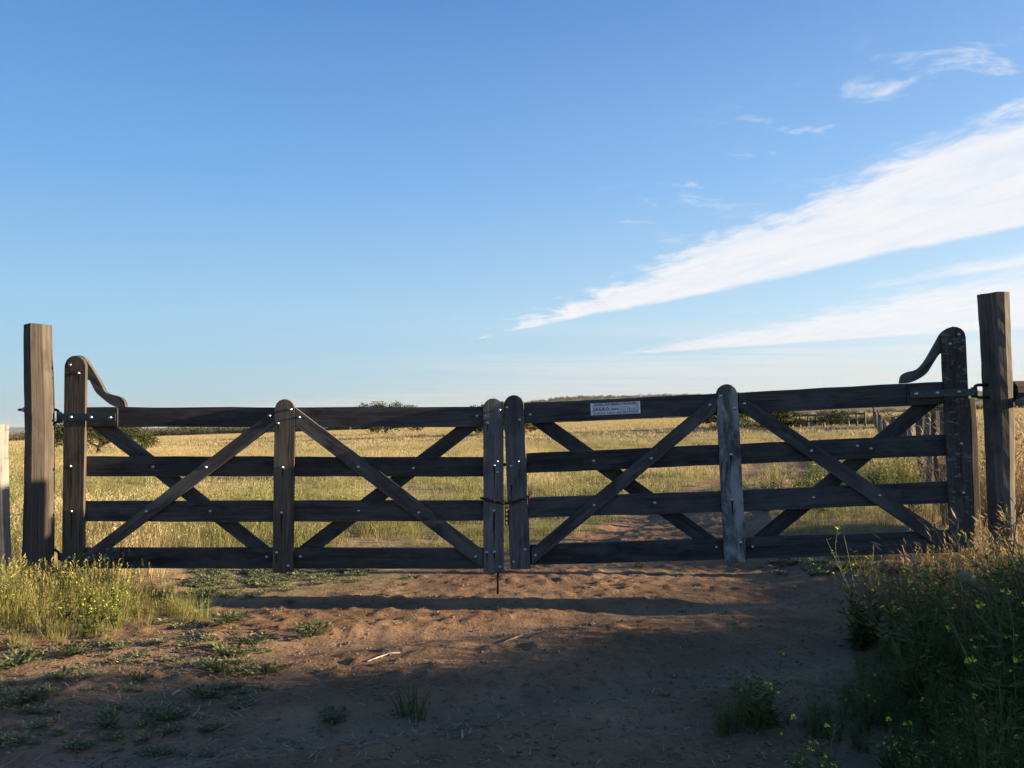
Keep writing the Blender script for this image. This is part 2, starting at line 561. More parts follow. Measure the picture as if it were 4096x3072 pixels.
# ground
m, nt = new_mat('sandy_soil_and_field')
geo = nt.n('ShaderNodeNewGeometry')
P = geo.outputs['Position']
n1 = nt.noise(P, 0.9, 5, 0.6)
n2 = nt.noise(P, 9.0, 6, 0.65)
n3 = nt.noise(P, 60.0, 4, 0.65)
n5 = nt.noise(P, 26.0, 5, 0.7, 0.5)
n4 = nt.noise(P, 0.05, 4, 0.6)
sand = nt.mix(nt.ss(n1, 0.35, 0.68), (0.152, 0.088, 0.048), (0.245, 0.155, 0.088))
sand = nt.mix(nt.m('MULTIPLY', nt.ss(n2, 0.50, 0.72), 0.6), sand, (0.085, 0.054, 0.036))
sand = nt.mix(nt.m('MULTIPLY', nt.ss(n3, 0.56, 0.72), 0.5), sand, (0.26, 0.19, 0.13))
sand = nt.mix(nt.m('MULTIPLY', nt.attr('packed'), 0.55), sand, (0.215, 0.155, 0.108))
lit_ = nt.noise(P, 2.3, 5, 0.6, 0.4)
sand = nt.mix(nt.m('MULTIPLY', nt.ss(lit_, 0.52, 0.66), 0.5), sand, (0.095, 0.065, 0.043))
sand = nt.mix(nt.m('MULTIPLY', nt.ss(n5, 0.55, 0.64), 0.65), sand, (0.062, 0.042, 0.029))
field = nt.mix(nt.ss(n2, 0.35, 0.65), (0.15, 0.105, 0.052), (0.30, 0.23, 0.12))
field = nt.mix(nt.ss(n1, 0.45, 0.65), field, (0.16, 0.135, 0.055))
farc = nt.mix(nt.ss(n4, 0.38, 0.62), (0.34, 0.27, 0.13), (0.24, 0.205, 0.10))
field = nt.mix(nt.attr('far'), field, farc)
field = nt.mix(nt.attr('scrub'), field, nt.mix(nt.ss(n4, 0.42, 0.6), (0.085, 0.080, 0.036), (0.17, 0.15, 0.06)))
col = nt.mix(nt.attr('dirt'), field, sand)
bh = nt.m('ADD', nt.m('MULTIPLY', n2, 0.7), nt.m('ADD', nt.m('MULTIPLY', n3, 0.4), nt.m('MULTIPLY', n5, 0.7)))
finish(nt, col, 0.95, bh, 0.55, 0.02, 0.1)
M['ground'] = m


# ------------------------------------------------------------------ ground
def graded(lo, hi, flo, fhi, step, g):
    core = list(np.arange(flo, fhi + 1e-6, step))
    s, v, up = step, fhi, []
    while v < hi:
        s *= g
        v += s
        up.append(v)
    s, v, dn = step, flo, []
    while v > lo:
        s *= g
        v -= s
        dn.append(v)
    return np.array(dn[::-1] + core + up)


gx = graded(-6500, 6500, -4.2, 4.2, 0.030, 1.045)
gy = graded(-300, 7000, 2.0, 7.6, 0.030, 1.028)
XX, YY = np.meshgrid(gx, gy)
ZZ = ground_z(XX, YY)
nx_, ny_ = len(gx), len(gy)
verts = np.stack([XX.ravel(), YY.ravel(), ZZ.ravel()], 1)
idx = np.arange(nx_ * ny_).reshape(ny_, nx_)
quads = np.stack([idx[:-1, :-1].ravel(), idx[:-1, 1:].ravel(), idx[1:, 1:].ravel(), idx[1:, :-1].ravel()], 1)
me = bpy.data.meshes.new('ground')
me.vertices.add(len(verts))
me.vertices.foreach_set('co', verts.ravel())
me.loops.add(quads.size)
me.loops.foreach_set('vertex_index', quads.ravel())
me.polygons.add(len(quads))
me.polygons.foreach_set('loop_start', np.arange(0, quads.size, 4))
me.polygons.foreach_set('use_smooth', np.ones(len(quads), bool))
me.update(calc_edges=True)
dd = np.hypot(XX, YY).ravel()
for nm, val in (('dirt', dirt_mask(XX, YY).ravel()), ('packed', rut_mask(XX, YY).ravel()), ('far', sstep(25, 70, dd)),
                ('scrub', sstep(260, 330, YY.ravel() + (fbm(XX * .01, YY * .01, 8).ravel() - .5) * 60))):
    a = me.attributes.new(nm, 'FLOAT', 'POINT')
    a.data.foreach_set('value', val.astype(np.float32))
me.materials.append(M['ground'])
ground = link(bpy.data.objects.new('ground', me))
tag(ground, 'sandy farm entrance running out into dry grass field', kind='structure')

# far blue hill on the left horizon
hv, hf = [], []
N = 40
for i in range(N + 1):
    t = i / N
    x = -4200 + 2300 * t
    h = 62 * math.sin(math.pi * min(1, t * 1.02)) ** 0.6 * (0.85 + 0.15 * math.sin(t * 9)) + 2
    base = gz(x, 4600) - 5
    hv += [(x, 4300, base), (x, 4600, base + h), (x, 5200, base)]
for i in range(N):
    a = i * 3
    hf += [(a, a + 3, a + 4, a + 1), (a + 1, a + 4, a + 5, a + 2)]
hill_m, nt = new_mat('far_scrub_hill')
finish(nt, nt.mix(nt.noise(nt.n('ShaderNodeNewGeometry').outputs['Position'], 0.01, 4), (0.06, 0.065, 0.04), (0.11, 0.11, 0.07)), 0.95)
tag(mesh_obj('distant_hill', hv, hf, hill_m, None, True), 'low blue-grey hill on the far horizon', kind='structure')


# ------------------------------------------------------------------ the gate: two leaves
class Leaf:
    def __init__(self, name, ax, ay, ang, base, label):
        self.A = Vector((ax, ay, 0))
        self.t = Vector((math.cos(ang), -math.sin(ang), 0))
        self.b = Vector((math.sin(ang), math.cos(ang), 0))
        self.root = thing(name, base, label, 'gate', 'leaves of the timber gate')
        self.rng = random.Random(hash(name + label) % 1000 if False else len(label))

    def sz(self, px, py, w):
        d = ray(px, py)
        o = Vector((0, 0, CAM_H)) - (self.A + self.b * w)
        k = -o.dot(self.b) / d.dot(self.b)
        p = Vector((0, 0, CAM_H)) + d * k
        return ((p - self.A).dot(self.t), p.z)

    def pt(self, s, z, w):
        return self.A + self.t * s + self.b * w + Vector((0, 0, z))

    def P(self, px, py, w):
        s, z = self.sz(px, py, w)
        return self.pt(s, z, w)

    def board(self, name, poly, w0, w1, mat, along, bevel=0.004, parent=None, grow=0.0):
        """px polygon on the plane w0, extruded back to w1; along = grain direction as two px points"""
        if bevel >= 0.004:
            fine = []
            for i, (x, y) in enumerate(poly):
                x2, y2 = poly[(i + 1) % len(poly)]
                n = int(math.hypot(x2 - x, y2 - y) / 110) + 1
                for k in range(n):
                    j = 0.0 if k == 0 else 1.3
                    fine.append((x + (x2 - x) * k / n + self.rng.uniform(-j, j) * 0.6, y + (y2 - y) * k / n + self.rng.uniform(-j, j)))
            poly = fine
        pts = [self.sz(x, y, w0) for x, y in poly]
        a0, a1 = self.sz(*along[0], w0), self.sz(*along[1], w0)
        L = math.hypot(a1[0] - a0[0], a1[1] - a0[1])
        ux, uz = (a1[0] - a0[0]) / L, (a1[1] - a0[1]) / L
        area = sum(pts[i][0] * pts[(i + 1) % len(pts)][1] - pts[(i + 1) % len(pts)][0] * pts[i][1] for i in range(len(pts)))
        if area < 0:
            pts = pts[::-1]
        bm = bmesh.new()
        f0 = [bm.verts.new((s, z, w0)) for s, z in pts]
        f1 = [bm.verts.new((s, z, w1)) for s, z in pts]
        bm.faces.new(f0)
        bm.faces.new(f1[::-1])
        n = len(pts)
        for i in range(n):
            j = (i + 1) % n
            bm.faces.new((f0[j], f0[i], f1[i], f1[j]))
        bmesh.ops.bevel(bm, geom=list(bm.edges), offset=bevel, segments=2, profile=0.6, affect='EDGES', clamp_overlap=True)
        # saw a long board into steps so that its arrises can wander a little
        bmesh.ops.recalc_face_normals(bm, faces=bm.faces)
        so = self.rng.uniform(0, 50)
        root = parent if parent is not None else self.root
        base = root.location if parent is None else self.root.location
        V, G = [], []
        for v in bm.verts:
            s, z, w_ = v.co
            V.append(self.pt(s, z, w_) - base)
            G.append(((s * ux + z * uz) + so, (-s * uz + z * ux) + so * 0.37, w_ + so * 0.11))
        Fc = [[v.index for v in f.verts] for f in bm.faces] if bm.verts.index_update() is None else None
        bm.free()
        o = mesh_obj(name, V, Fc, mat, root, False, {'grain': ('FLOAT_VECTOR', G)})
        return o

    def bolt(self, px, py, w, r=0.0085, parent=None):
        c = self.P(px, py, w) - self.root.location
        V, Fc = [], []
        prof = [(1.25, 0.0), (1.25, 0.0018), (1.0, 0.002), (0.93, 0.0045), (0.62, 0.0075), (0.0, 0.0088)]
        ns = 10
        for rr, h in prof[:-1]:
            for k in range(ns):
                a = 2 * math.pi * k / ns
                V.append(c + self.t * (rr * r * math.cos(a)) + Vector((0, 0, rr * r * math.sin(a))) - self.b * (h * r / 0.0085))
        V.append(c - self.b * 0.0088 * r / 0.0085)
        for i in range(len(prof) - 2):
            for k in range(ns):
                k2 = (k + 1) % ns
                Fc.append((i * ns + k, i * ns + k2, (i + 1) * ns + k2, (i + 1) * ns + k))
        top = len(V) - 1
        b0 = (len(prof) - 2) * ns
        for k in range(ns):
            Fc.append((b0 + k, b0 + (k + 1) % ns, top))
        Fc.append(tuple(reversed(range(ns))))
        return mesh_obj('bolt', V, Fc, M['zinc'], parent or self.root, True)

    def streak(self, px, py, w, length, width):
        r_ = self.rng
        left, right = [], []
        for k in range(9):
            t = k / 8
            hw = width / 2 * (1 - 0.75 * t) * r_.uniform(0.7, 1.25)
            dx = r_.uniform(-0.8, 0.8) + t * r_.uniform(-1, 2)
            left.append((px + dx - hw, py + length * t))
            right.append((px + dx + hw, py + length * t))
        V = [self.P(x, y, w) - self.root.location for x, y in left + right]
        Fc = [(k, k + 1, 9 + k + 1, 9 + k) for k in range(8)]
        return mesh_obj('rust_streak', V, Fc, M['stain'], self.root)

    def tube_px(self, name, pts, w, r, mat, sides=8):
        path = [self.P(x, y, w) - self.root.location for x, y in pts]
        V, Fc = tube(path, r, sides)
        return mesh_obj(name, V, Fc, mat, self.root, True)


def stile_poly(tl, tr, br, bl, top):
    """rounded-top post outline: tl/tr are the shoulders"""
    pts = [bl, br, tr]
    n = 10
    cx, cy = (tl[0] + tr[0]) / 2, (tl[1] + tr[1]) / 2
    hx, hy = (tr[0] - tl[0]) / 2, cy - top
    for i in range(1, n):
        a = math.pi * i / n
        pts.append((cx + hx * math.cos(a), cy - hy * math.sin(a) + (tl[1] - tr[1]) / 2 * (i / n * 2 - 1)))
    pts.append(tl)
    return pts


WF, WR, WB, WE = 0.0, 0.030, 0.072, 0.100    # stile front face, rail front, rail back, stile back


def smooth_curve(pts, n=4):
    out = []
    for i in range(len(pts) - 1):
        p0, p1, p2, p3 = pts[max(i - 1, 0)], pts[i], pts[i + 1], pts[min(i + 2, len(pts) - 1)]
        for k in range(n):
            t = k / n
            out.append(tuple(0.5 * (2 * p1[j] + (p2[j] - p0[j]) * t + (2 * p0[j] - 5 * p1[j] + 4 * p2[j] - p3[j]) * t * t
                                    + (3 * p1[j] - p0[j] - 3 * p2[j] + p3[j]) * t ** 3) for j in (0, 1)))
    out.append(pts[-1])
    return out


def build_leaf(L, stiles, rails, front, back, bolts, arm_up, arm_lo, blocks, straps):
    for poly, along, mat in stiles:
        L.board('stile', poly, WF, WR - 0.001, mat, along, 0.005)
        L.board('stile', poly, WB + 0.001, WE, mat, along, 0.005)
    for poly, along in rails:
        L.board('rail', poly, WR, WB, M['rail'], along, 0.004)
    for poly, along in front:
        L.board('brace', poly, WF + 0.003, WR - 0.001, M['brace'], along, 0.004)
    for poly, along in back:
        L.board('brace', poly, WB + 0.001, WE - 0.003, M['rail'], along, 0.004)
    up, lo = smooth_curve(arm_up), smooth_curve(arm_lo)
    n = min(len(up), len(lo))
    L.board('top_arm', up + lo[::-1], WR + 0.001, WB - 0.002, M['brace'], (arm_up[0], arm_up[-1]), 0.005)
    for poly, along in blocks:
        L.board('rail_block', poly, WR - 0.012, WR - 0.001, M['rail'], along, 0.003)
    for poly, along, bl in straps:
        st = L.board('hinge_strap', poly, -0.007, -0.001, M['green'], along, 0.0015)
        for b in bl:
            L.bolt(*b, -0.0071, 0.0095, st)
    off = {'s': WF - 0.0002, 'r': WR - 0.0002, 'b': WF + 0.0028}
    for x, y, k in bolts:
        L.bolt(x, y, off[k])


LL = Leaf('gate', 0, 5.30, 0.0, Vector((-1.5, 5.34, 0.0)),
          'dark timber gate leaf hanging level from the thick post, without a sign')
build_leaf(
    LL,
    [(stile_poly((258, 1466), (342, 1466), (331, 2286), (247, 2286), 1422), ((295, 1460), (289, 2280)), M['stile']),
     (stile_poly((1099, 1636), (1178, 1636), (1171, 2289), (1089, 2289), 1596), ((1139, 1640), (1130, 2280)), M['stile']),
     (stile_poly((1933, 1633), (2013, 1633), (2016, 2289), (1934, 2289), 1593), ((1973, 1640), (1975, 2280)), M['stile_grey'])],
    [([(300, 1629), (1975, 1628), (1975, 1708), (300, 1708)], ((300, 1668), (1975, 1668))),
     ([(300, 1825), (1975, 1828), (1975, 1907), (300, 1905)], ((300, 1866), (1975, 1868))),
     ([(300, 2005), (1975, 2002), (1975, 2083), (1100, 2088), (300, 2086)], ((300, 2046), (1975, 2043))),
     ([(300, 2192), (1975, 2193), (1975, 2275), (300, 2274)], ((300, 2233), (1975, 2234)))],
    [([(334, 2216), (336, 2272), (1096, 1703), (1096, 1636)], ((335, 2245), (1096, 1670))),
     ([(1181, 1630), (1180, 1702), (1931, 2275), (1931, 2200)], ((1181, 1666), (1931, 2238)))],
    [([(372, 1637), (346, 1693), (1060, 2245), (1094, 2204)], ((360, 1665), (1075, 2225))),
     ([(1190, 2193), (1262, 2213), (1928, 1698), (1862, 1679)], ((1225, 2203), (1895, 1688)))],
    [(280, 1459, 's'), (314, 1492, 's'), (282, 1865, 's'), (285, 2045, 's'), (612, 1868, 'r'), (584, 2046, 'b'), (1078, 1663, 'b'),
     (1162, 1638, 's'), (1111, 1693, 's'), (1130, 1869, 's'), (1126, 2051, 's'), (1106, 2211, 's'), (1152, 2264, 's'), (1066, 2228, 'r'),
     (823, 1869, 'b'), (840, 2045, 'r'), (1196, 1669, 'b'), (1200, 2227, 'r'), (1909, 1664, 'r'), (1998, 1640, 's'), (1950, 1692, 's'),
     (1989, 1846, 's'), (1977, 1862, 's'), (1990, 1890, 's'), (1976, 2043, 's'), (1947, 2210, 's'), (1978, 2208, 's'), (1903, 2227, 'b'),
     (2000, 2268, 's'), (1653, 1873, 'r'), (1674, 2051, 'b'), (1435, 2044, 'r'), (1433, 1868, 'b')],
    [(290, 1427), (310, 1422), (330, 1425), (344, 1440), (362, 1466), (383, 1500), (402, 1533), (421, 1569), (440, 1577), (463, 1583), (485, 1592), (497, 1608), (501, 1627.5)],
    [(290, 1518), (318, 1518), (344, 1518), (356, 1518), (365, 1536), (383, 1569), (408, 1592), (438, 1616), (463, 1627.5)],
    [([(335, 1630.5), (470, 1630.5), (470, 1706), (335, 1706)], ((335, 1668), (470, 1668))),
     ([(335, 2194), (478, 2194), (478, 2272), (335, 2272)], ((335, 2233), (478, 2233)))],
    [([(240, 1653), (462, 1655), (462, 1685), (240, 1683)], ((240, 1668), (462, 1670)), [(284, 1668), (364, 1669), (441, 1670)]),
     ([(240, 2212), (451, 2215), (451, 2249), (240, 2247)], ((240, 2230), (451, 2232)), [(276, 2230), (354, 2232), (430, 2234)])])
LL.tube_px('hinge_pin', [(200, 1639), (224, 1639), (233, 1644), (237, 1655), (237, 1672), (232, 1686), (222, 1691), (200, 1692)], 0.012, 0.009, M['iron'])
LL.tube_px('hinge_eye', [(237, 1648), (237, 1690)], 0.012, 0.017, M['green'], 10)
LL.tube_px('hinge_pin', [(196, 2200), (222, 2201), (233, 2208), (237, 2222), (237, 2240)], 0.012, 0.009, M['iron'])
LL.tube_px('drop_rod', [(1992, 2040), (1992, 2290), (1991, 2376)], 0.042, 0.0075, M['iron'])
LL.tube_px('latch_bar', [(1960, 1859), (2040, 1858)], 0.05, 0.010, M['iron'])

LR = Leaf('gate', 0.096, 5.29, R(7.2), Vector((1.5, 5.12, 0.0)),
          'sagging timber gate leaf with the white notice on its top rail')
build_leaf(
    LR,
    [(stile_poly((2015, 1622), (2094, 1619), (2122, 2277), (2041, 2278), 1580), ((2055, 1630), (2081, 2270)), M['stile_grey']),
     (stile_poly((2865, 1578), (2950, 1576), (2987, 2250), (2899, 2253), 1536), ((2908, 1600), (2943, 2250)), M['stile_pale']),
     (stile_poly((3768, 1352), (3863, 1346), (3901, 2190), (3806, 2195), 1306), ((3815, 1400), (3850, 2190)), M['stile_lichen'])],
    [([(2055, 1614), (2400, 1598), (2860, 1575), (3620, 1534), (3820, 1525), (3820, 1613), (3620, 1624), (2400, 1680), (2055, 1695)], ((2055, 1655), (3820, 1568))),
     ([(2070, 1815), (2872, 1779), (3830, 1735), (3830, 1821), (2872, 1860), (2070, 1894)], ((2070, 1855), (3830, 1778))),
     ([(2075, 1993), (2887, 1965), (3835, 1924), (3835, 2010), (2887, 2048), (2075, 2073)], ((2075, 2033), (3835, 1968))),
     ([(2080, 2180), (2895, 2153), (3845, 2120), (3845, 2209), (2895, 2238), (2080, 2261)], ((2080, 2220), (3845, 2165)))],
    [([(2125, 2197), (2128, 2261), (2866, 1645), (2866, 1574)], ((2127, 2230), (2866, 1610))),
     ([(2953, 1567), (2957, 1638), (3770, 2200), (3788, 2140)], ((2955, 1602), (3780, 2168)))],
    [([(2132, 1628), (2120, 1690), (2838, 2204), (2872, 2157)], ((2126, 1660), (2855, 2180))),
     ([(2988, 2167), (3062, 2183), (3768, 1606), (3692, 1590)], ((3025, 2175), (3730, 1598)))],
    [(2027, 1630, 's'), (2077, 1680, 's'), (2120, 1659, 'r'), (2073, 1846, 's'), (2044, 1865, 's'), (2375, 1844, 'r'), (2376, 2021, 'b'),
     (2100, 2199, 's'), (2141, 2222, 'b'), (2054, 2249, 's'), (2883, 1584, 's'), (2840, 1620, 'b'), (2937, 1633, 's'), (2978, 1615, 'b'),
     (2605, 1834, 'b'), (2619, 2012, 'r'), (2924, 1818, 's'), (2929, 2000, 's'), (2867, 2189, 'r'), (2963, 2171, 's'), (3010, 2188, 'r'),
     (3247, 1804, 'b'), (3430, 1784, 'r'), (3485, 1795, 'r'), (3520, 1982, 'b'), (3255, 1990, 'r'), (3846, 1775, 's'), (3855, 1972, 's'),
     (3836, 1338, 's'), (3801, 1376, 's')],
    [(3830, 1310), (3811, 1306), (3786, 1317), (3766, 1335), (3750, 1364), (3731, 1397), (3710, 1433), (3692, 1458), (3670, 1478), (3641, 1485), (3619, 1494), (3607, 1508), (3603, 1533)],
    [(3830, 1411), (3800, 1411), (3771, 1412), (3760, 1415), (3746, 1433), (3728, 1462), (3710, 1490), (3688, 1508), (3659, 1524), (3637, 1531)],
    [([(3628, 1535), (3776, 1529), (3776, 1614), (3630, 1622)], ((3628, 1578), (3776, 1572)))],
    [([(3640, 1563), (3872, 1553), (3874, 1584), (3642, 1592)], ((3640, 1577), (3872, 1569)), [(3665, 1576), (3750, 1572), (3837, 1568)])])
LR.tube_px('hinge_pin', [(3960, 1539), (3912, 1540), (3902, 1544), (3898, 1553), (3898, 1572), (3903, 1586), (3915, 1590), (3960, 1590)], 0.012, 0.010, M['iron'])
LR.tube_px('hinge_eye', [(3896, 1549), (3898, 1590)], 0.012, 0.018, M['green'], 10)
LR.board('hinge_strap', [(3868, 1555), (3900, 1554), (3901, 1583), (3869, 1584)], -0.006, -0.0015, M['green'], ((3868, 1570), (3900, 1570)), 0.001)


for px, py, ln, wd in ((283, 1870, 120, 8), (286, 2050, 110, 7), (314, 1497, 40, 6), (1112, 1698, 40, 7), (1130, 1874, 45, 6), (1126, 2056, 85, 9), (1106, 2216, 40, 7),
                       (1977, 1867, 90, 7), (1976, 2048, 130, 9), (1947, 2215, 40, 6), (1978, 2213, 40, 6), (1950, 1697, 30, 6)):
    LL.streak(px, py, -0.0006, ln, wd)
for px, py, ln, wd in ((2045, 1940, 55, 8), (2924, 1823, 36, 7), (2929, 2005, 60, 8), (2963, 2176, 40, 6), (3855, 1976, 40, 6), (2077, 1685, 26, 5)):
    LR.streak(px, py, -0.0006, ln, wd)

# ------------------------------------------------------------------ notice on the right leaf
sg = thing('notice_sign', LR.P(2462, 1630, WR) , 'white printed notice thanking people for closing the gate', 'sign')
C0 = [(2367, 1617), (2557, 1606), (2559, 1652), (2368, 1659)]
SW = WR - 0.004


def sign_board(name, poly, w0, w1, mat, bevel=0.0006):
    pts = [LR.P(x, y, w0) for x, y in poly]
    back = [LR.P(x, y, w0) + LR.b * (w1 - w0) for x, y in poly]
    V = [p - sg.location for p in pts + back]
    n = len(pts)
    Fc = [tuple(range(n))[::-1], tuple(range(n, 2 * n))] + [(i, (i + 1) % n, n + (i + 1) % n, n + i) for i in range(n)]
    return mesh_obj(name, V, Fc, mat, sg)


sign_board('plate', [(2363, 1614.5), (2560, 1604.5), (2561, 1653), (2364, 1661.5)], SW, WR - 0.0008, M['plate'])
sign_board('edge_strip', [(2361.5, 1613.5), (2370, 1613.2), (2371.5, 1662), (2364, 1662.5)], SW - 0.002, SW - 0.0002, M['tin'])
sign_board('edge_strip', [(2552.5, 1604.6), (2559.8, 1603.8), (2562, 1652.5), (2554.5, 1653)], SW - 0.002, SW - 0.0002, M['tin'])
sign_board('strip_line', [(2371.6, 1622), (2372.8, 1622), (2373.4, 1661), (2372.2, 1661)], SW - 0.0012, SW - 0.0002, M['ink'])
sign_board('strip_line', [(2550.6, 1612), (2551.8, 1612), (2553, 1645), (2551.8, 1645)], SW - 0.0012, SW - 0.0002, M['ink'])
sign_dir = (LR.P(2550, 1606.3, SW) - LR.P(2374, 1616, SW)).normalized()


def lettering(text, p0, p1, hpx, mat, fat=0.0):
    """text from px p0 to px p1 (baseline), letter height hpx"""
    cu = bpy.data.curves.new('lettering', 'FONT')
    cu.body = text
    cu.size = 1.0
    cu.offset = fat
    cu.resolution_u = 2
    tmp = bpy.data.objects.new('tmp', cu)
    COL.objects.link(tmp)
    bpy.context.view_layer.update()
    dg = bpy.context.evaluated_depsgraph_get()
    me = bpy.data.meshes.new_from_object(tmp.evaluated_get(dg))
    COL.objects.unlink(tmp)
    bpy.data.objects.remove(tmp)
    n = len(me.vertices)
    co = np.zeros(n * 3, np.float32)
    me.vertices.foreach_get('co', co)
    co = co.reshape(-1, 3)
    x0, x1 = co[:, 0].min(), co[:, 0].max()
    A, B = LR.P(*p0, SW - 0.0006), LR.P(*p1, SW - 0.0006)
    u = (B - A)
    h = hpx / F_PX * A.y / 0.70
    up = Vector((0, 0, 1)).cross(LR.b).cross(LR.b) * -1
    up = Vector((0, 0, 1))
    out = np.zeros_like(co)
    for i in range(n):
        p = A + u * float((co[i, 0] - x0) / (x1 - x0)) + up * float(co[i, 1] * h) - sg.location
        out[i] = p
    me.vertices.foreach_set('co', out.ravel())
    me.materials.clear()
    me.materials.append(mat)
    me.update()
    me.name = 'lettering'
    return link(bpy.data.objects.new('lettering', me), sg)


lettering('GRACIAS...POR CERRAR LA TRANQUERA', (2375, 1624.5), (2548, 1616), 8.2, M['ink'], 0.028)
lettering('I.A.G.R.O.', (2375, 1643.5), (2438, 1641), 12, M['ink'], 0.03)
lettering('CAMPOS', (2441, 1640.5), (2476, 1639), 7, M['ink'], 0.03)
lettering('Av. Alem 762 - B. Blanca', (2376, 1657), (2459, 1653.5), 6.5, M['ink'], 0.012)
lettering('(0291) 4553419/4559140', (2469, 1652.8), (2551, 1648), 6.5, M['ink'], 0.016)
for yy in (1627, 1632):
    sign_board('print_line', [(2482, yy), (2512, yy - 1.5), (2512, yy - 0.3), (2482, yy + 1.2)], SW - 0.0006, SW - 0.0002, M['ink_grey'])
for i in range(8):
    xx = 2483 + i * 8.3
    hh = 6.5 if i != 4 else 12
    sign_board('print_mark', [(xx, 1642 - i * 0.45 - hh), (xx + 3.2, 1641.8 - i * 0.45 - hh), (xx + 3.4, 1642 - i * 0.45), (xx, 1642.2 - i * 0.45)],
               SW - 0.0006, SW - 0.0002, M['ink'] if i in (4, 6) else M['ink_grey'])

# ------------------------------------------------------------------ chain that ties the leaves
chain = thing('chain', LL.P(2030, 2010, 0.0), 'rusty iron chain wrapped round the two meeting gate stiles', 'chain')


def chain_link(c, axis, nrm, length=0.036, wid=0.020, r=0.0038):
    axis, nrm = axis.normalized(), (nrm - axis * nrm.dot(axis)).normalized() if nrm.cross(axis).length > 1e-4 else axis.orthogonal().normalized()
    side = axis.cross(nrm).normalized()
    path = []
    for k in range(12):
        a = 2 * math.pi * k / 12
        ex = (length - wid) / 2 * (1 if math.cos(a) > 0 else -1)
        path.append(c + axis * (ex + wid / 2 * math.cos(a)) + side * (wid / 2 * math.sin(a)))
    path.append(path[0])
    V, Fc = tube(path, r, 6, False)
    return mesh_obj('link', [v - chain.location for v in V], Fc, M['rust'], chain, True)


def run_chain(pts, step=0.027):
    pts = [Vector(p) for p in pts]
    cum = [0]
    for a, b in zip(pts, pts[1:]):
        cum.append(cum[-1] + (b - a).length)
    n = int(cum[-1] / step)
    for i in range(n):
        s = (i + 0.5) * step
        j = max(k for k in range(len(cum) - 1) if cum[k] <= s)
        t = (s - cum[j]) / (cum[j + 1] - cum[j])
        p = pts[j].lerp(pts[j + 1], t)
        ax = (pts[j + 1] - pts[j])
        chain_link(p, ax, Vector((0, -1, 0.6)) if i % 2 else Vector((0, 0.6, 1)))


run_chain([LL.P(1925, 1990, 0.05), LL.P(1930, 1994, -0.008), LL.P(1960, 2003, -0.010), LL.P(2000, 2010, -0.010), LL.P(2030, 2012, -0.012),
           LR.P(2062, 2007, -0.012), LR.P(2095, 1998, -0.010), LR.P(2113, 1990, -0.006), LR.P(2121, 1978, 0.02), LR.P(2120, 1962, 0.06)])
run_chain([LL.P(2028, 2014, -0.012), LL.P(2027, 2060, -0.002), LL.P(2026, 2112, 0.0)], 0.029)


# ------------------------------------------------------------------ big gate posts and fence posts
def rough_post(name, rows, mat, parent, ycen, base_z, facets=9, seed=0, depth=1.0, jit=0.05, phase=None):
    """rows: (py, left px, right px) outline of the post at depth ycen"""
    rng = random.Random(seed)
    shape = [(1.0 + rng.uniform(-jit, jit)) for _ in range(facets)]
    pts = []
    rws = []
    for py, xl, xr in rows:
        a, b = at_y(xl, py, ycen), at_y(xr, py, ycen)
        rws.append(((a.x + b.x) / 2, a.z, (b.x - a.x) / 2))
    last = rws[-1]
    rws.append((last[0], base_z, last[2] * 1.03))
    dense = []
    for (x0, z0, r0), (x1, z1, r1) in zip(rws, rws[1:]):
        n = max(1, int(abs(z1 - z0) / 0.07))
        for k in range(n):
            t = k / n
            dense.append((x0 + (x1 - x0) * t, z0 + (z1 - z0) * t, r0 + (r1 - r0) * t))
    dense.append(rws[-1])
    V, G, Fc = [], [], []
    ph = rng.uniform(0, 6.28) if phase is None else phase
    for i, (x, z, r) in enumerate(dense):
        for k in range(facets):
            a = ph + 2 * math.pi * k / facets
            rr = r * shape[k] * (1 + rng.uniform(-0.018, 0.018))
            zz = z + (rng.uniform(-0.008, 0.008) if i == 0 else 0)
            V.append((x + rr * math.cos(a), ycen + rr * depth * math.sin(a), zz))
            G.append((z + seed, a * r + seed, rr))
    n = len(dense)
    for i in range(n - 1):
        for k in range(facets):
            k2 = (k + 1) % facets
            Fc.append((i * facets + k, (i + 1) * facets + k, (i + 1) * facets + k2, i * facets + k2))
    Fc.append(tuple(range(facets)))
    loc = parent.location if parent else Vector((0, 0, 0))
    return mesh_obj(name, [Vector(v) - loc for v in V], Fc, mat, parent, False, {'grain': ('FLOAT_VECTOR', G)})


YL = 5.30
b = at_y(150, 2330, YL)
lp = thing('gate_post', (b.x, YL, gz(b.x, YL)), 'thick hewn timber post carrying the level gate leaf', 'post', 'gate posts')
rough_post('shaft', [(1300, 98, 204), (1400, 96, 207), (1562, 99, 213), (1742, 102, 216), (1950, 98, 215), (2200, 92, 214)], M['post'], lp, YL, gz(b.x, YL) - 0.3, 8, 3, 0.95, 0.05, R(-42))
V, Fc = tube([at_y(74, 1639, YL - 0.02), at_y(110, 1639, YL - 0.02)], 0.0085, 8)
mesh_obj('bolt_end', [v - lp.location for v in V], Fc, M['iron'], lp, True)
V, Fc = tube([at_y(92, 1639, YL - 0.02), at_y(101, 1639, YL - 0.02)], 0.017, 6)
mesh_obj('nut', [v - lp.location for v in V], Fc, M['zinc'], lp)

YR = 4.96
b = at_y(4000, 2050, YR)
rp = thing('gate_post', (b.x, YR, gz(b.x, YR)), 'round timber post carrying the sagging gate leaf', 'post', 'gate posts')
rough_post('shaft', [(1175, 3917, 4030), (1400, 3930, 4038), (1700, 3944, 4050), (1972, 3955, 4052)], M['post'], rp, YR, gz(b.x, YR) - 0.3, 12, 8, 1.0, 0.03)
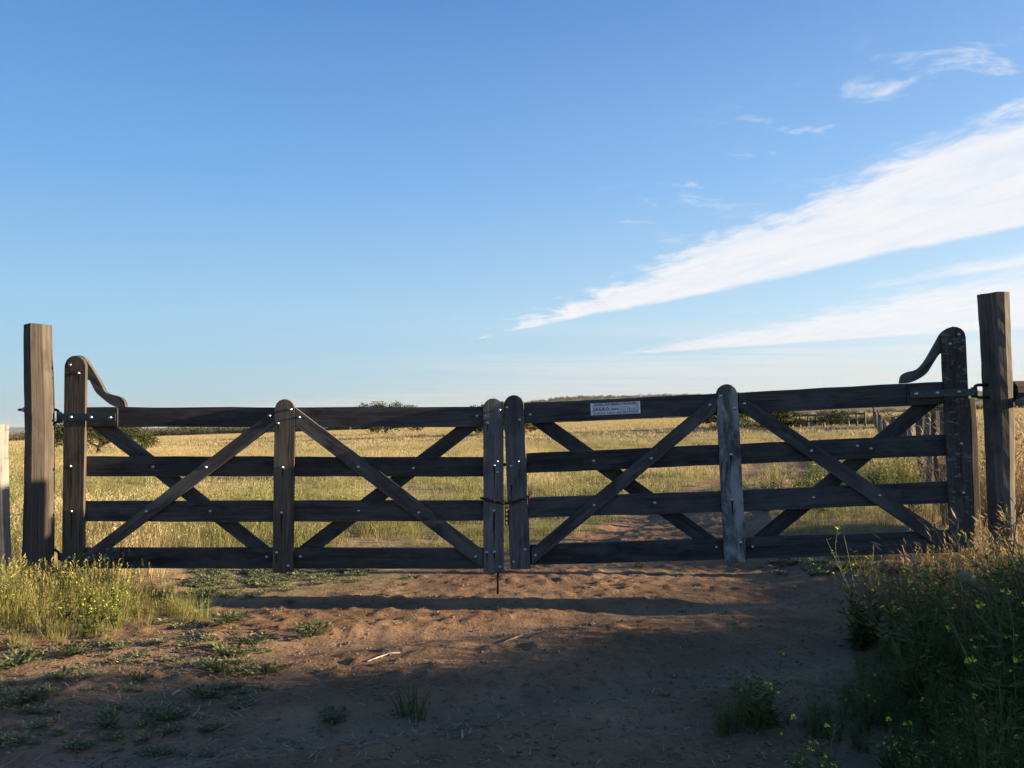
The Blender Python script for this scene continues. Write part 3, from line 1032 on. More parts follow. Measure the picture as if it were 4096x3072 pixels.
# log brace running on from the right post to its neighbour outside the picture
br = thing('fence_brace', (b.x + 0.8, YR, gz(b.x + .8, YR)), 'rough log rail braced level between fence posts', 'fence rail')
a0, a1 = at_y(4044, 1566, YR), at_y(4044, 1566, YR) + Vector((1.6, 0.10, 0.01))
V, Fc = tube([a0, a0.lerp(a1, 0.3), a0.lerp(a1, 0.7), a1], [0.068, 0.072, 0.066, 0.07], 10)
mesh_obj('log', [v - br.location for v in V], Fc, M['post'], br, False,
         {'grain': ('FLOAT_VECTOR', [(v.x, v.y * 3, v.z * 3) for v in V])})
bx_ = a1.x + 0.08
V, Fc = tube([(bx_, a1.y, gz(bx_, a1.y) - 0.3), (bx_ + 0.01, a1.y, 0.7), (bx_ + 0.03, a1.y, 1.52)], [0.10, 0.095, 0.09], 9)
mesh_obj('post', [Vector(v) - br.location for v in V], Fc, M['post'], br, False, {'grain': ('FLOAT_VECTOR', [(v[2], v[0] * 2, v[1] * 2) for v in V])})
V, Fc = tube([at_y(4072, 1612, YR - 0.16), at_y(4110, 1600, YR - 0.10), at_y(4180, 1585, YR - 0.02)], [0.022, 0.030, 0.030], 8)
mesh_obj('peg', [v - br.location for v in V], Fc, M['post_pale'], br, True, {'grain': ('FLOAT_VECTOR', [(v[0], v[1], v[2]) for v in V])})


def straight_post(parent, x, y, h, r, seed, mat, lean=(0, 0), sides=7):
    rng = random.Random(seed)
    z0 = gz(x, y)
    path, rad = [], []
    for i in range(6):
        t = i / 5
        path.append(Vector((x + lean[0] * t + rng.uniform(-.3, .3) * r, y + lean[1] * t + rng.uniform(-.3, .3) * r, z0 - 0.15 + (h + 0.15) * t)))
        rad.append(r * (1.08 - 0.16 * t) * rng.uniform(0.92, 1.08))
    V, Fc = tube(path, rad, sides)
    G = [(v.z + seed, (v.x + v.y) * 3 + seed, v.y * 2) for v in V]
    return mesh_obj('post', [v - parent.location for v in V], Fc, mat, parent, False, {'grain': ('FLOAT_VECTOR', G)})


# left wire fence
lf = thing('wire_fence', (-3.42, 5.15, gz(-3.42, 5.15)), 'wire fence with a split pale post beside the thick gate post', 'fence')
rough_post('post', [(1697, -45, 35), (1800, -40, 30), (1950, -38, 35), (2080, -34, 38), (2250, -28, 44), (2330, -25, 47)], M['post_grey'], lf, 5.15, gz(-3.4, 5.15) - 0.3, 6, 21, 0.9, 0.08, R(-55))
straight_post(lf, -5.3, 5.1, 1.2, 0.06, 5, M['post_pale'])
straight_post(lf, -7.1, 5.05, 1.25, 0.06, 6, M['post_pale'])
for py in (1722, 1836, 1952, 2072):
    a = at_y(36, py - 4, 5.15)
    bpt = at_y(-40, py + 8, 5.15)
    path = [a + Vector((0.0, 0, 0)), a.lerp(bpt, 0.35) + Vector((0, -0.055, -0.004)), a.lerp(bpt, 0.7) + Vector((0, -0.065, -0.004)), bpt + Vector((-0.02, -0.03, 0)), Vector((-5.3, 5.1 - 0.065, bpt.z - 0.03)), Vector((-7.1, 4.98, bpt.z))]
    V, Fc = tube(path, 0.0022, 5)
    mesh_obj('wire', [Vector(v) - lf.location for v in V], Fc, M['wire'], lf, True)

# fence running away behind the right post
rf = thing('wire_fence', (3.5, 6.0, gz(3.5, 6.0)), 'weathered post and wire fence receding into the field behind the round post', 'fence')
rng = random.Random(4)
fence_pts = []
y = 6.15
k = 0
while y < 62:
    x = 0.445 * y + 0.86 + rng.uniform(-0.05, 0.05)
    h = rng.uniform(1.15, 1.38)
    straight_post(rf, x, y, h, rng.uniform(0.045, 0.07), 100 + k, M['post_grey'] if k % 3 == 1 else M['post'], (rng.uniform(-.06, .06), rng.uniform(-.05, .05)))
    fence_pts.append((x, y))
    y += rng.uniform(0.9, 1.4) if y < 26 else 2.2
    k += 1
for hz in (0.25, 0.5, 0.75, 1.0, 1.12):
    path = [Vector((x - 0.08, y, gz(x, y) + hz + rng.uniform(-0.01, 0.01))) for x, y in fence_pts]
    V, Fc = tube(path, 0.003, 4)
    mesh_obj('wire', [Vector(v) - rf.location for v in V], Fc, M['wire'], rf, True)

# low far corral fence
h0, h1 = ground_hit(3170, 1712), ground_hit(3460, 1704)
cf = thing('corral_fence', h0, 'low grey rail fence far across the field beside dark trees', 'fence')
nseg = 9
for i in range(nseg + 1):
    p = h0.lerp(h1, i / nseg)
    straight_post(cf, p.x, p.y, 0.95, 0.07, 300 + i, M['post_grey'], sides=6)
for hz in (0.45, 0.85):
    for i in range(nseg):
        p, q = h0.lerp(h1, i / nseg), h0.lerp(h1, (i + 1) / nseg)
        V, Fc = tube([Vector((p.x, p.y, gz(p.x, p.y) + hz)), Vector((q.x, q.y, gz(q.x, q.y) + hz))], 0.06, 6)
        mesh_obj('rail', [v - cf.location for v in V], Fc, M['post'], cf, False, {'grain': ('FLOAT_VECTOR', [tuple(v) for v in V])})


# ------------------------------------------------------------------ vegetation meshes
def blade(soup, x, y, h, wdt, lean, ang, rng, segs=3, z0=0.0, droop=0.5, val=None):
    """one bent tapering blade"""
    ca, sa = math.cos(ang), math.sin(ang)
    ta = ang + math.pi / 2 + rng.uniform(-0.6, 0.6)
    wx, wy = math.cos(ta) * wdt / 2, math.sin(ta) * wdt / 2
    V, Fc = [], []
    for i in range(segs + 1):
        t = i / segs
        out = lean * (t ** 1.6)
        zz = z0 + h * (t - droop * 0.25 * t * t * (lean / max(h, 1e-3)))
        cx, cy = x + ca * out, y + sa * out
        wf = (1 - t) ** 0.7
        if i == segs:
            V.append((cx, cy, zz))
        else:
            V += [(cx - wx * wf, cy - wy * wf, zz), (cx + wx * wf, cy + wy * wf, zz)]
    for i in range(segs - 1):
        Fc.append((2 * i, 2 * i + 1, 2 * i + 3, 2 * i + 2))
    Fc.append((2 * segs - 2, 2 * segs - 1, 2 * segs))
    soup.add(V, Fc, rng.random() if val is None else val)


def leaf(soup, c, d, nrm, L, wd, val):
    d, nrm = d.normalized(), nrm.normalized()
    s = d.cross(nrm)
    s = s.normalized() if s.length > 1e-5 else d.orthogonal().normalized()
    soup.add([c, c + d * L * 0.45 + s * wd / 2, c + d * L, c + d * L * 0.45 - s * wd / 2], [(0, 1, 2, 3)], val)


def proto(name, me):
    return bpy.data.objects.new(name, me)           # never linked: only used as an instance source


def rvec(rng, zlo=-1.0, zhi=1.0):
    a = rng.uniform(0, 2 * math.pi)
    z = rng.uniform(zlo, zhi)
    r = math.sqrt(max(0, 1 - z * z))
    return Vector((r * math.cos(a), r * math.sin(a), z))


def tuft(seed, n, h, spread, wdt, segs=3, mat='grass', seeds=0):
    rng = random.Random(seed)
    s = Soup()
    for i in range(n):
        a, rr = rng.uniform(0, 6.283), spread * math.sqrt(rng.random())
        hh = h * rng.uniform(0.45, 1.1)
        blade(s, rr * math.cos(a), rr * math.sin(a), hh, wdt * rng.uniform(0.7, 1.3), hh * rng.uniform(0.15, 0.75), a + rng.uniform(-0.9, 0.9), rng, segs)
    for i in range(seeds):                           # seed heads on thin straight stalks
        a, rr = rng.uniform(0, 6.283), spread * math.sqrt(rng.random())
        hh = h * rng.uniform(1.0, 1.5)
        x, y = rr * math.cos(a), rr * math.sin(a)
        ln = hh * rng.uniform(0.1, 0.4)
        val = rng.uniform(0.6, 1.0)
        blade(s, x, y, hh, wdt * 0.6, ln, a, rng, 3, val=val)
        top = Vector((x + math.cos(a) * ln * 0.92, y + math.sin(a) * ln * 0.92, hh * 0.93))
        for q in range(4):
            leaf(s, top + Vector((0, 0, -q * h * 0.05)), Vector((math.cos(a) + rng.uniform(-.8, .8), math.sin(a) + rng.uniform(-.8, .8), rng.uniform(0.6, 1.6))), rvec(rng), h * 0.10, wdt * 1.5, val)
    return proto('grass_tuft', s.mesh('grass_tuft', M[mat]))


def shrub_mesh(seed, rx, rz, n, ls, mat):
    """scrubby bush made of leaf faces gathered in clumps"""
    rng = random.Random(seed)
    s = Soup()
    nc = max(5, n // 22)
    for c in range(nc):
        d = rvec(rng, -0.1, 1.0)
        k = rng.uniform(0.35, 1.0)
        cc = Vector((d.x * rx * k, d.y * rx * k, rz * (0.30 + 0.62 * d.z * k)))
        cr = rng.uniform(0.22, 0.42) * rx * 0.8
        tone = rng.uniform(0.0, 0.7)
        for i in range(n // nc):
            q = rvec(rng)
            p = cc + q * cr * rng.random() ** 0.4
            p.z = max(0.02, p.z)
            leaf(s, p, rvec(rng, -0.4, 0.9), rvec(rng), ls * rng.uniform(0.6, 1.4), ls * rng.uniform(0.3, 0.7), min(1, tone + rng.uniform(0, 0.4)))
    return s


# ------------------------------------------------------------------ scatter with geometry nodes
def scatter(name, protos, pts, rotz, scl, tint, label, cat=None, idx_=None):
    col = bpy.data.collections.new(name + '_sources')
    for p in protos:
        col.objects.link(p)
    n = len(pts)
    me = bpy.data.meshes.new(name)
    me.vertices.add(n)
    me.vertices.foreach_set('co', np.asarray(pts, np.float32).ravel())
    rngn = np.random.default_rng(len(name) + n)
    data = {'rotz': rotz, 'scl': scl, 'tint': tint}
    for k_, v_ in data.items():
        a = me.attributes.new(k_, 'FLOAT', 'POINT')
        a.data.foreach_set('value', np.asarray(v_, np.float32))
    a = me.attributes.new('pick', 'INT', 'POINT')
    a.data.foreach_set('value', rngn.integers(0, len(protos), n).astype(np.int32) if idx_ is None else np.asarray(idx_, np.int32))
    me.update()
    o = link(bpy.data.objects.new(name, me))
    tree = bpy.data.node_groups.new(name + '_scatter', 'GeometryNodeTree')
    tree.interface.new_socket('Geometry', in_out='INPUT', socket_type='NodeSocketGeometry')
    tree.interface.new_socket('Geometry', in_out='OUTPUT', socket_type='NodeSocketGeometry')
    gi, go = tree.nodes.new('NodeGroupInput'), tree.nodes.new('NodeGroupOutput')
    ci = tree.nodes.new('GeometryNodeCollectionInfo')
    ci.inputs['Collection'].default_value = col
    ci.inputs['Separate Children'].default_value = True
    ci.inputs['Reset Children'].default_value = True
    iop = tree.nodes.new('GeometryNodeInstanceOnPoints')
    iop.inputs['Pick Instance'].default_value = True

    def na(nm, typ):
        nd = tree.nodes.new('GeometryNodeInputNamedAttribute')
        nd.data_type = typ
        nd.inputs['Name'].default_value = nm
        return nd.outputs['Attribute']
    cx = tree.nodes.new('ShaderNodeCombineXYZ')
    tree.links.new(na('rotz', 'FLOAT'), cx.inputs[2])
    er = tree.nodes.new('FunctionNodeEulerToRotation')
    tree.links.new(cx.outputs[0], er.inputs[0])
    cs = tree.nodes.new('ShaderNodeCombineXYZ')
    sc = na('scl', 'FLOAT')
    for i in range(3):
        tree.links.new(sc, cs.inputs[i])
    tree.links.new(gi.outputs[0], iop.inputs['Points'])
    tree.links.new(ci.outputs[0], iop.inputs['Instance'])
    tree.links.new(na('pick', 'INT'), iop.inputs['Instance Index'])
    tree.links.new(er.outputs[0], iop.inputs['Rotation'])
    tree.links.new(cs.outputs[0], iop.inputs['Scale'])
    tree.links.new(iop.outputs[0], go.inputs[0])
    md = o.modifiers.new('scatter', 'NODES')
    md.node_group = tree
    tag(o, label, cat, None, 'stuff')
    return o


NR = np.random.default_rng(11)


def wedge_points(y0, y1, dens, margin=1.6, slope=0.72):
    ymax_w = slope * y1 + margin
    area = 2 * ymax_w * (y1 - y0)
    n = int(area * dens)
    x = NR.uniform(-ymax_w, ymax_w, n)
    y = NR.uniform(y0, y1, n)
    ok = np.abs(x) < slope * y + margin
    return x[ok], y[ok]


def green_tint(x, y):
    g = fbm(x * 0.22 + 7, y * 0.16, 61, 4)
    t = np.clip(sstep(0.36, 0.58, g) * 0.85 + (fbm(x * 1.3, y * 1.1, 66, 3) - 0.5) * 1.3, 0, 0.95)
    t = t * np.interp(np.hypot(x, y), [6, 20, 60, 150], [1.0, 0.8, 0.45, 0.2])
    # greener along the right side of the track
    tr = np.exp(-((x - track_x(y) - 1.6) / 0.9) ** 2) * sstep(6, 9, y) * sstep(40, 22, y)
    t = np.maximum(t, tr * 0.95)
    return np.clip(t + NR.normal(0, 0.16, len(x)), 0, 1)


def grass_zone(name, protos, y0, y1, dens, s0, s1, label, keep_noise=0.0, row=False):
    x, y = wedge_points(y0, y1, dens)
    dm = dirt_mask(x, y)
    keep = NR.random(len(x)) > dm * 1.15
    if keep_noise:
        keep &= fbm(x * 0.8, y * 0.8, 31, 3) > keep_noise - NR.random(len(x)) * 0.25
    keep &= (y > 6.75 + 0.5 * (fbm(x * 1.5, y * 1.5, 83, 2) - 0.5)) | (x < -2.7)
    x, y = x[keep], y[keep]
    z = ground_z(x, y) - 0.01
    big = 0.5 * fbm(x * 0.45, y * 0.45, 77, 3) + 0.5 * fbm(x * 1.7, y * 1.7, 78, 3)
    sc = s0 + (s1 - s0) * np.clip((big - 0.35) / 0.28, 0, 1) * NR.uniform(0.55, 1.25, len(x))
    sc = sc * np.where(y < 11, np.clip(1.05 - 0.30 * np.maximum(x - 1.0, 0), 0.45, 1), 1)
    # tall ungrazed strip along the receding fence
    fx = x - (0.445 * y + 0.86)
    sc = sc * (1 + 0.8 * np.exp(-(fx / 1.0) ** 2) * sstep(40, 25, y) * sstep(8, 13, y))
    return scatter(name, protos, np.stack([x, y, z], 1), NR.uniform(0, 6.28, len(x)), sc, green_tint(x, y), label)


near_t = [tuft(1, 40, 0.27, 0.13, 0.0048, 3, 'grass', 7), tuft(2, 36, 0.22, 0.12, 0.0048, 3, 'grass', 4), tuft(3, 44, 0.31, 0.15, 0.0045, 3, 'grass', 12)]
mid_t = [tuft(11, 46, 0.27, 0.30, 0.010, 2, 'grass', 8), tuft(12, 50, 0.22, 0.34, 0.011, 2, 'grass', 5)]
far_t = [tuft(21, 50, 0.28, 0.85, 0.036, 2, 'grass', 3), tuft(22, 50, 0.22, 0.95, 0.04, 2, 'grass', 0)]
grass_zone('field_grass', near_t, 5.75, 13.5, 66, 0.30, 1.0, 'mixed dry and green grass growing just beyond the gate', 0.52)
grass_zone('field_grass', mid_t, 13.0, 46, 15, 0.35, 0.92, 'golden dry grass covering the middle of the field', 0.50)
grass_zone('field_grass', far_t, 44, 258, 0.7, 0.5, 1.05, 'pale dry grass covering the far field')


# ------------------------------------------------------------------ far scrub
def shrub_proto(seed, rx, rz, n, ls, mat):
    return proto('scrub_bush', shrub_mesh(seed, rx, rz, n, ls, M[mat]).mesh('scrub_bush', M[mat]))


scrubs = [shrub_proto(s, 1.9 + 0.4 * (s % 3), 2.2 + 0.3 * (s % 2), 330, 0.34, 'scrub') for s in range(31, 36)]
xs, ys, ss_, tt = [], [], [], []
for i in range(2600):                                # thick belt closing the field
    u = NR.uniform(-0.80, 0.30)
    y = NR.uniform(232, 320) + (18 if u > 0.1 else 0) + 15 * math.sin(u * 9)
    xs.append(u * y)
    ys.append(y)
    ss_.append(NR.uniform(0.7, 1.4) * (0.75 if u > 0.0 else 1.0))
    tt.append(NR.uniform(0.0, 0.6))
for i in range(2600):                                # scattered over the hill behind
    u = NR.uniform(-0.78, 0.80)
    y = NR.uniform(330, 900) if u < 0.30 else NR.uniform(420, 900)
    xs.append(u * y)
    ys.append(y)
    ss_.append(NR.uniform(0.6, 1.5))
    tt.append(NR.uniform(0.2, 1.0))
for i in range(900):                                 # crest of the hill
    u = NR.uniform(0.0, 0.80)
    y = NR.uniform(800, 900)
    xs.append(u * y)
    ys.append(y)
    ss_.append(NR.uniform(0.8, 2.2))
    tt.append(NR.uniform(0.2, 1.0))
for i in range(260):                                 # hedge line across the right-hand slope
    t = NR.random()
    y = 150 + NR.normal(0, 1.2) + 12 * t
    xs.append(y * (0.24 + 0.55 * t))
    ys.append(y)
    ss_.append(NR.uniform(0.25, 0.6))
    tt.append(NR.uniform(0.0, 0.3))
for i in range(110):                                 # low bushes on the near boundary at the right
    t = NR.random()
    y = 60 + NR.normal(0, 1.0)
    xs.append(y * (0.26 + 0.24 * t))
    ys.append(y)
    ss_.append(NR.uniform(0.15, 0.38))
    tt.append(NR.uniform(0.0, 0.7))
xs, ys = np.array(xs), np.array(ys)
scatter('scrub_belt', scrubs, np.stack([xs, ys, ground_z(xs, ys) - 0.1], 1), NR.uniform(0, 6.28, len(xs)), ss_, tt,
        'belt of grey-green thorn scrub closing the field and dotting the hill')


# ------------------------------------------------------------------ trees
def tree(base, height, width, seed, mat, label, trunk_h=0.28, lean=0.0, clumps=46, per=120, ls=0.16, flat=0.55, bare=0, group='thorn trees in the field', r0=None):
    rng = random.Random(seed)
    root = thing('thorn_tree', base, label, 'tree', group)
    s = Soup()
    tr = r0 or height * 0.045
    fork = Vector((lean * 0.3, 0, height * trunk_h))
    V, Fc = tube([Vector((0, 0, -0.2)), Vector((lean * 0.1, 0, fork.z * 0.5)), fork], [tr * 1.3, tr, tr * 0.85], 7)
    s.add(V, Fc)
    tips = []
    nl = 9
    for i in range(nl):
        a = 2 * math.pi * i / nl + rng.uniform(-0.3, 0.3)
        reach = width / 2 * rng.uniform(0.45, 0.95)
        top = height * rng.uniform(0.55, 0.92)
        end = Vector((math.cos(a) * reach + lean, math.sin(a) * reach, top))
        midp = fork.lerp(end, 0.5) + Vector((rng.uniform(-.1, .1) * width, rng.uniform(-.1, .1) * width, height * rng.uniform(0.0, 0.08)))
        V, Fc = tube([fork, fork.lerp(midp, 0.5) + Vector((0, 0, height * 0.02)), midp, end], [tr * 0.6, tr * 0.45, tr * 0.32, tr * 0.10], 5)
        s.add(V, Fc)
        tips.append((midp, end))
        for q in range(2):
            e2 = midp + rvec(rng, -0.1, 0.8) * width * rng.uniform(0.12, 0.26)
            V, Fc = tube([midp, midp.lerp(e2, 0.5) + rvec(rng) * width * 0.02, e2], [tr * 0.28, tr * 0.18, tr * 0.06], 4)
            s.add(V, Fc)
            tips.append((midp, e2))
    for q in range(bare):
        a0_ = tips[rng.randrange(len(tips))][0]
        d = rvec(rng, -0.25, 0.7)
        e2 = a0_ + Vector((d.x, d.y, d.z * 0.6)) * width * rng.uniform(0.3, 0.55)
        V, Fc = tube([a0_, a0_.lerp(e2, 0.5) + rvec(rng) * 0.05 * width, e2], [tr * 0.25, tr * 0.15, tr * 0.05], 4)
        s.add(V, Fc)
    mesh_obj('trunk', s.V, s.F, M['bark'], root)
    c = Soup()
    for i in range(clumps):
        a, rr = rng.uniform(0, 6.283), math.sqrt(rng.random())
        dome = math.sqrt(max(0, 1 - (rr * 0.96) ** 2))
        x, y = math.cos(a) * rr * width / 2 + lean, math.sin(a) * rr * width / 2
        zlo = height * (trunk_h - 0.01 + 0.10 * (1 - rr))
        zhi = height * (flat + (1 - flat) * dome) - 0.12 * height
        z = zlo + (zhi - zlo) * rng.random() ** 0.65 if zhi > zlo else zlo
        cr = width * rng.uniform(0.065, 0.13)
        tone = rng.uniform(0.0, 0.65)
        for k in range(per):
            q = rvec(rng)
            p = Vector((x, y, z)) + Vector((q.x, q.y, q.z * 0.62)) * cr * rng.random() ** 0.45
            leaf(c, p, rvec(rng, -0.5, 0.9), rvec(rng), ls * rng.uniform(0.6, 1.4), ls * rng.uniform(0.3, 0.6), min(1, tone + rng.uniform(0, 0.35)))
    c.build('crown', M[mat], root)
    return root


def stand(px, py):
    p = ground_hit(px, py)
    return p


t0 = stand(394, 1822)
k0 = t0.y
tree(t0, 185 / F_PX * k0, 390 / F_PX * k0, 5, 'tree_dark', 'dark spreading thorn tree with forked trunk behind the level gate leaf', 0.17, 0.0, 90, 170, 0.10, 0.45, 14)
t1 = stand(520, 1806)
tree(t1, 150 / F_PX * t1.y, 120 / F_PX * t1.y, 6, 'tree_yellow', 'yellow-green bushy tree just beside the dark forked thorn tree', 0.08, 0.0, 30, 120, 0.11, 0.35)
t2 = stand(1545, 1738)
tree(t2, 136 / F_PX * t2.y, 300 / F_PX * t2.y, 7, 'tree_dark', 'umbrella-shaped thorn tree standing alone in the open field', 0.13, 0.0, 110, 150, 0.24, 0.45, 6)
t3 = stand(1975, 1742)
tree(t3, 142 / F_PX * t3.y, 230 / F_PX * t3.y, 8, 'tree_dark', 'thorn tree hidden behind the meeting stiles of the gate', 0.12, 0.0, 90, 150, 0.22, 0.45, 12)
t4 = stand(2122, 1733)
tree(t4, 62 / F_PX * t4.y, 70 / F_PX * t4.y, 9, 'tree_yellow', 'small yellow-green shrub at the edge of the meeting stiles', 0.06, 0.0, 22, 90, 0.16, 0.35)
t5 = stand(2905, 1712)
tree(t5, 125 / F_PX * t5.y, 210 / F_PX * t5.y, 10, 'tree_dark', 'dark thorn tree behind the flaking pale stile', 0.06, 0.0, 80, 140, 0.13, 0.45, 6)
t6 = stand(3105, 1716)
tree(t6, 112 / F_PX * t6.y, 120 / F_PX * t6.y, 12, 'tree_dark', 'dense dark tree with a bushy foot beside the far rail fence', 0.04, 0.0, 70, 140, 0.12, 0.4)
t7 = stand(3160, 1714)
tree(t7, 90 / F_PX * t7.y, 90 / F_PX * t7.y, 13, 'tree_yellow', 'yellow-green bush against the dense dark tree', 0.06, 0.0, 26, 100, 0.12, 0.4)
t8 = stand(3325, 1712)
tree(t8, 84 / F_PX * t8.y, 150 / F_PX * t8.y, 14, 'tree_dark', 'half-bare thorn tree with arching branches by the far rail fence', 0.16, 0.0, 26, 90, 0.11, 0.4, 30)
t9 = stand(3740, 1700)
tree(t9, 105 / F_PX * t9.y, 190 / F_PX * t9.y, 15, 'tree_dark', 'dark thorn tree over the receding post and wire fence', 0.2, 0.0, 50, 110, 0.10, 0.45, 8)
t10 = stand(1400, 1722)
tree(t10, 100 / F_PX * t10.y, 90 / F_PX * t10.y, 16, 'tree_dark', 'small far tree left of the lone umbrella tree', 0.2, 0.0, 24, 80, 0.3, 0.5)


# ------------------------------------------------------------------ flowering weeds
def weed_parts(seed, h, n_stems, spread, leafy=1.0):
    """three meshes: stems, leaves, flowers of one yellow-flowered weed"""
    rng = random.Random(seed)
    st, lf_, fl = Soup(), Soup(), Soup()

    def flower(p, up):
        for q in range(rng.randint(3, 6)):
            c = p + rvec(rng) * 0.011
            n0 = (up + rvec(rng) * 0.8).normalized()
            t_ = n0.orthogonal().normalized()
            b_ = n0.cross(t_)
            for k in range(4):
                a = k * math.pi / 2
                d = t_ * math.cos(a) + b_ * math.sin(a) + n0 * 0.3
                leaf(fl, c, d, n0, 0.0085, 0.0075, rng.random())

    for i in range(n_stems):
        a = rng.uniform(0, 6.283)
        hh = h * rng.uniform(0.6, 1.1)
        out = spread * rng.uniform(0.3, 1.1)
        p0 = Vector((rng.uniform(-.03, .03), rng.uniform(-.03, .03), -0.02))
        pts = []
        for k in range(6):
            t = k / 5
            pts.append(p0 + Vector((math.cos(a) * out * t ** 1.3, math.sin(a) * out * t ** 1.3, hh * t)) + rvec(rng) * 0.012 * t)
        V, Fc = tube(pts, [0.0032 * (1 - 0.6 * k / 5) for k in range(6)], 4, False)
        st.add(V, Fc, rng.random())
        tops = [pts[-1]]
        for q in range(rng.randint(2, 4)):
            j = rng.randint(2, 4)
            d = (rvec(rng, 0.2, 0.9) + Vector((math.cos(a), math.sin(a), 0)) * 0.4).normalized()
            e = pts[j] + d * hh * rng.uniform(0.16, 0.34)
            V, Fc = tube([pts[j], pts[j].lerp(e, 0.5) + rvec(rng) * 0.01, e], [0.0020, 0.0016, 0.001], 4, False)
            st.add(V, Fc, rng.random())
            tops.append(e)
            for z in range(4):
                leaf(lf_, pts[j].lerp(e, rng.random()), rvec(rng, -0.2, 0.7), rvec(rng), rng.uniform(0.02, 0.045), rng.uniform(0.005, 0.010), rng.random())
        for k in range(int(20 * leafy)):
            t = rng.random() ** 1.4
            j = min(4, int(t * 5))
            p = pts[j].lerp(pts[j + 1], rng.random())
            d = rvec(rng, -0.2, 0.8)
            ll = (0.10 * (1 - t) + 0.03) * rng.uniform(0.6, 1.3)
            leaf(lf_, p, d, Vector((0, 0, 1)) + rvec(rng) * 0.7, ll, ll * rng.uniform(0.18, 0.35), rng.random())
        for e in tops:
            if rng.random() < 0.34:
                flower(e, Vector((0, 0, 1)))
    return st, lf_, fl


weed_src = []
for s_, (h_, n_, sp_) in enumerate([(0.62, 9, 0.28), (0.50, 8, 0.26), (0.75, 10, 0.30), (0.36, 7, 0.24)]):
    st, lf_, fl = weed_parts(70 + s_, h_, n_, sp_)
    weed_src.append((st.mesh('stems', M['weed_stem']), lf_.mesh('leaves', M['weed_leaf']), fl.mesh('flowers', M['petal'])))


def weed(x, y, scale, src, label, group):
    r = thing('flowering_weed', (x, y, gz(x, y)), label, 'weed', group)
    r.rotation_euler = (0, 0, random.Random(int(x * 977 + y * 131)).uniform(0, 6.28))
    r.scale = (scale,) * 3
    for nm, me_ in zip(('stems', 'leaves', 'flowers'), weed_src[src]):
        tag(link(bpy.data.objects.new(nm, me_), r), kind='stuff')
    return r


wr = random.Random(9)
L_R = 'leggy yellow-flowered weed in the thicket by the round gate post'
L_RF = 'low yellow-flowered weed scattered on the shaded sand before the thicket'
L_L = 'yellow-flowered weed at the foot of the thick gate post'
L_T = 'yellow-flowered weed growing beside the sandy track beyond the gate'
for i in range(95):
    x = wr.uniform(1.4, 4.2)
    y = wr.uniform(2.5, 4.35)
    if x < 1.42 + (y - 2.7) * 0.28 or x > 0.75 * y + 1.2:
        continue
    weed(x, y, wr.uniform(0.75, 1.15) * (1.0 if y < 3.3 else 0.68) * (1.0 if x < 2.5 else 1.12), wr.choice((0, 1, 2)), L_R, 'weeds in the thicket')
for i in range(13):
    x = wr.uniform(0.85, 1.9)
    y = wr.uniform(2.4, 3.2)
    weed(x, y, wr.uniform(0.35, 0.7), 3, L_RF, 'weeds on the shaded sand')
for i in range(16):
    x = wr.uniform(-3.6, -2.2)
    y = wr.uniform(4.35, 5.2)
    weed(x, y, wr.uniform(0.4, 0.62), wr.choice((1, 3)), L_L, 'weeds at the thick post')
for i in range(18):
    x = wr.uniform(2.9, 5.4)
    y = wr.uniform(8.4, 11.5)
    weed(x, y, wr.uniform(0.7, 1.1), wr.choice((0, 1)), L_T, 'weeds by the track')

# undergrowth filling the thicket and the left mound


def herb(seed, n, h, spread, ll, mat='under'):
    rng = random.Random(seed)
    s = Soup()
    for i in range(n):
        a, rr = rng.uniform(0, 6.283), spread * math.sqrt(rng.random())
        z = h * rng.random() ** 1.2
        leaf(s, Vector((math.cos(a) * rr * (0.5 + z / h), math.sin(a) * rr * (0.5 + z / h), z)), rvec(rng, -0.1, 0.95), rvec(rng), ll * rng.uniform(0.5, 1.4), ll * rng.uniform(0.10, 0.24), rng.random())
    for i in range(n // 4):
        a = rng.uniform(0, 6.283)
        blade(s, 0, 0, h * rng.uniform(0.7, 1.2), 0.004, h * rng.uniform(0.1, 0.6), a, rng, 3)
    return proto('herb', s.mesh('herb', M[mat]))


herbs = [herb(81, 190, 0.36, 0.12, 0.040), herb(82, 210, 0.28, 0.14, 0.036), herb(83, 170, 0.45, 0.11, 0.042)]
P_, S_, T_ = [], [], []
for i in range(2900):
    x, y = NR.uniform(1.0, 6.2), NR.uniform(2.2, 5.3)
    edge = 1.25 + (y - 2.7) * 0.34 + 0.5 * (float(fbm(np.array([x * 1.5]), np.array([y * 1.5]), 91)[0]) - 0.5)
    if x < edge or x > 0.75 * y + 2.2:
        continue
    P_.append((x, y, gz(x, y) - 0.02))
    S_.append(NR.uniform(0.75, 1.4) * (0.30 + 0.70 * min(1, (x - edge) / 0.8)) * float(np.interp(y, [3.2, 3.6, 4.4, 5.3], [1.0, 0.7, 0.38, 0.25])) * (1.0 if x < 2.3 else 1.25))
    T_.append(np.clip(NR.normal(0.15, 0.15) + 0.6 * (y > 4.0), 0, 1))
for i in range(170):
    x, y = NR.uniform(0.75, 1.7), NR.uniform(2.2, 3.15)
    if float(fbm(np.array([x * 2.2]), np.array([y * 2.2]), 97, 3)[0]) < 0.47:
        continue
    P_.append((x, y, gz(x, y) - 0.01))
    S_.append(NR.uniform(0.18, 0.5))
    T_.append(0.1)
scatter('undergrowth', herbs, P_, NR.uniform(0, 6.28, len(P_)), S_, T_, 'dark tangled undergrowth of the thicket by the round gate post')
P_, S_, T_ = [], [], []
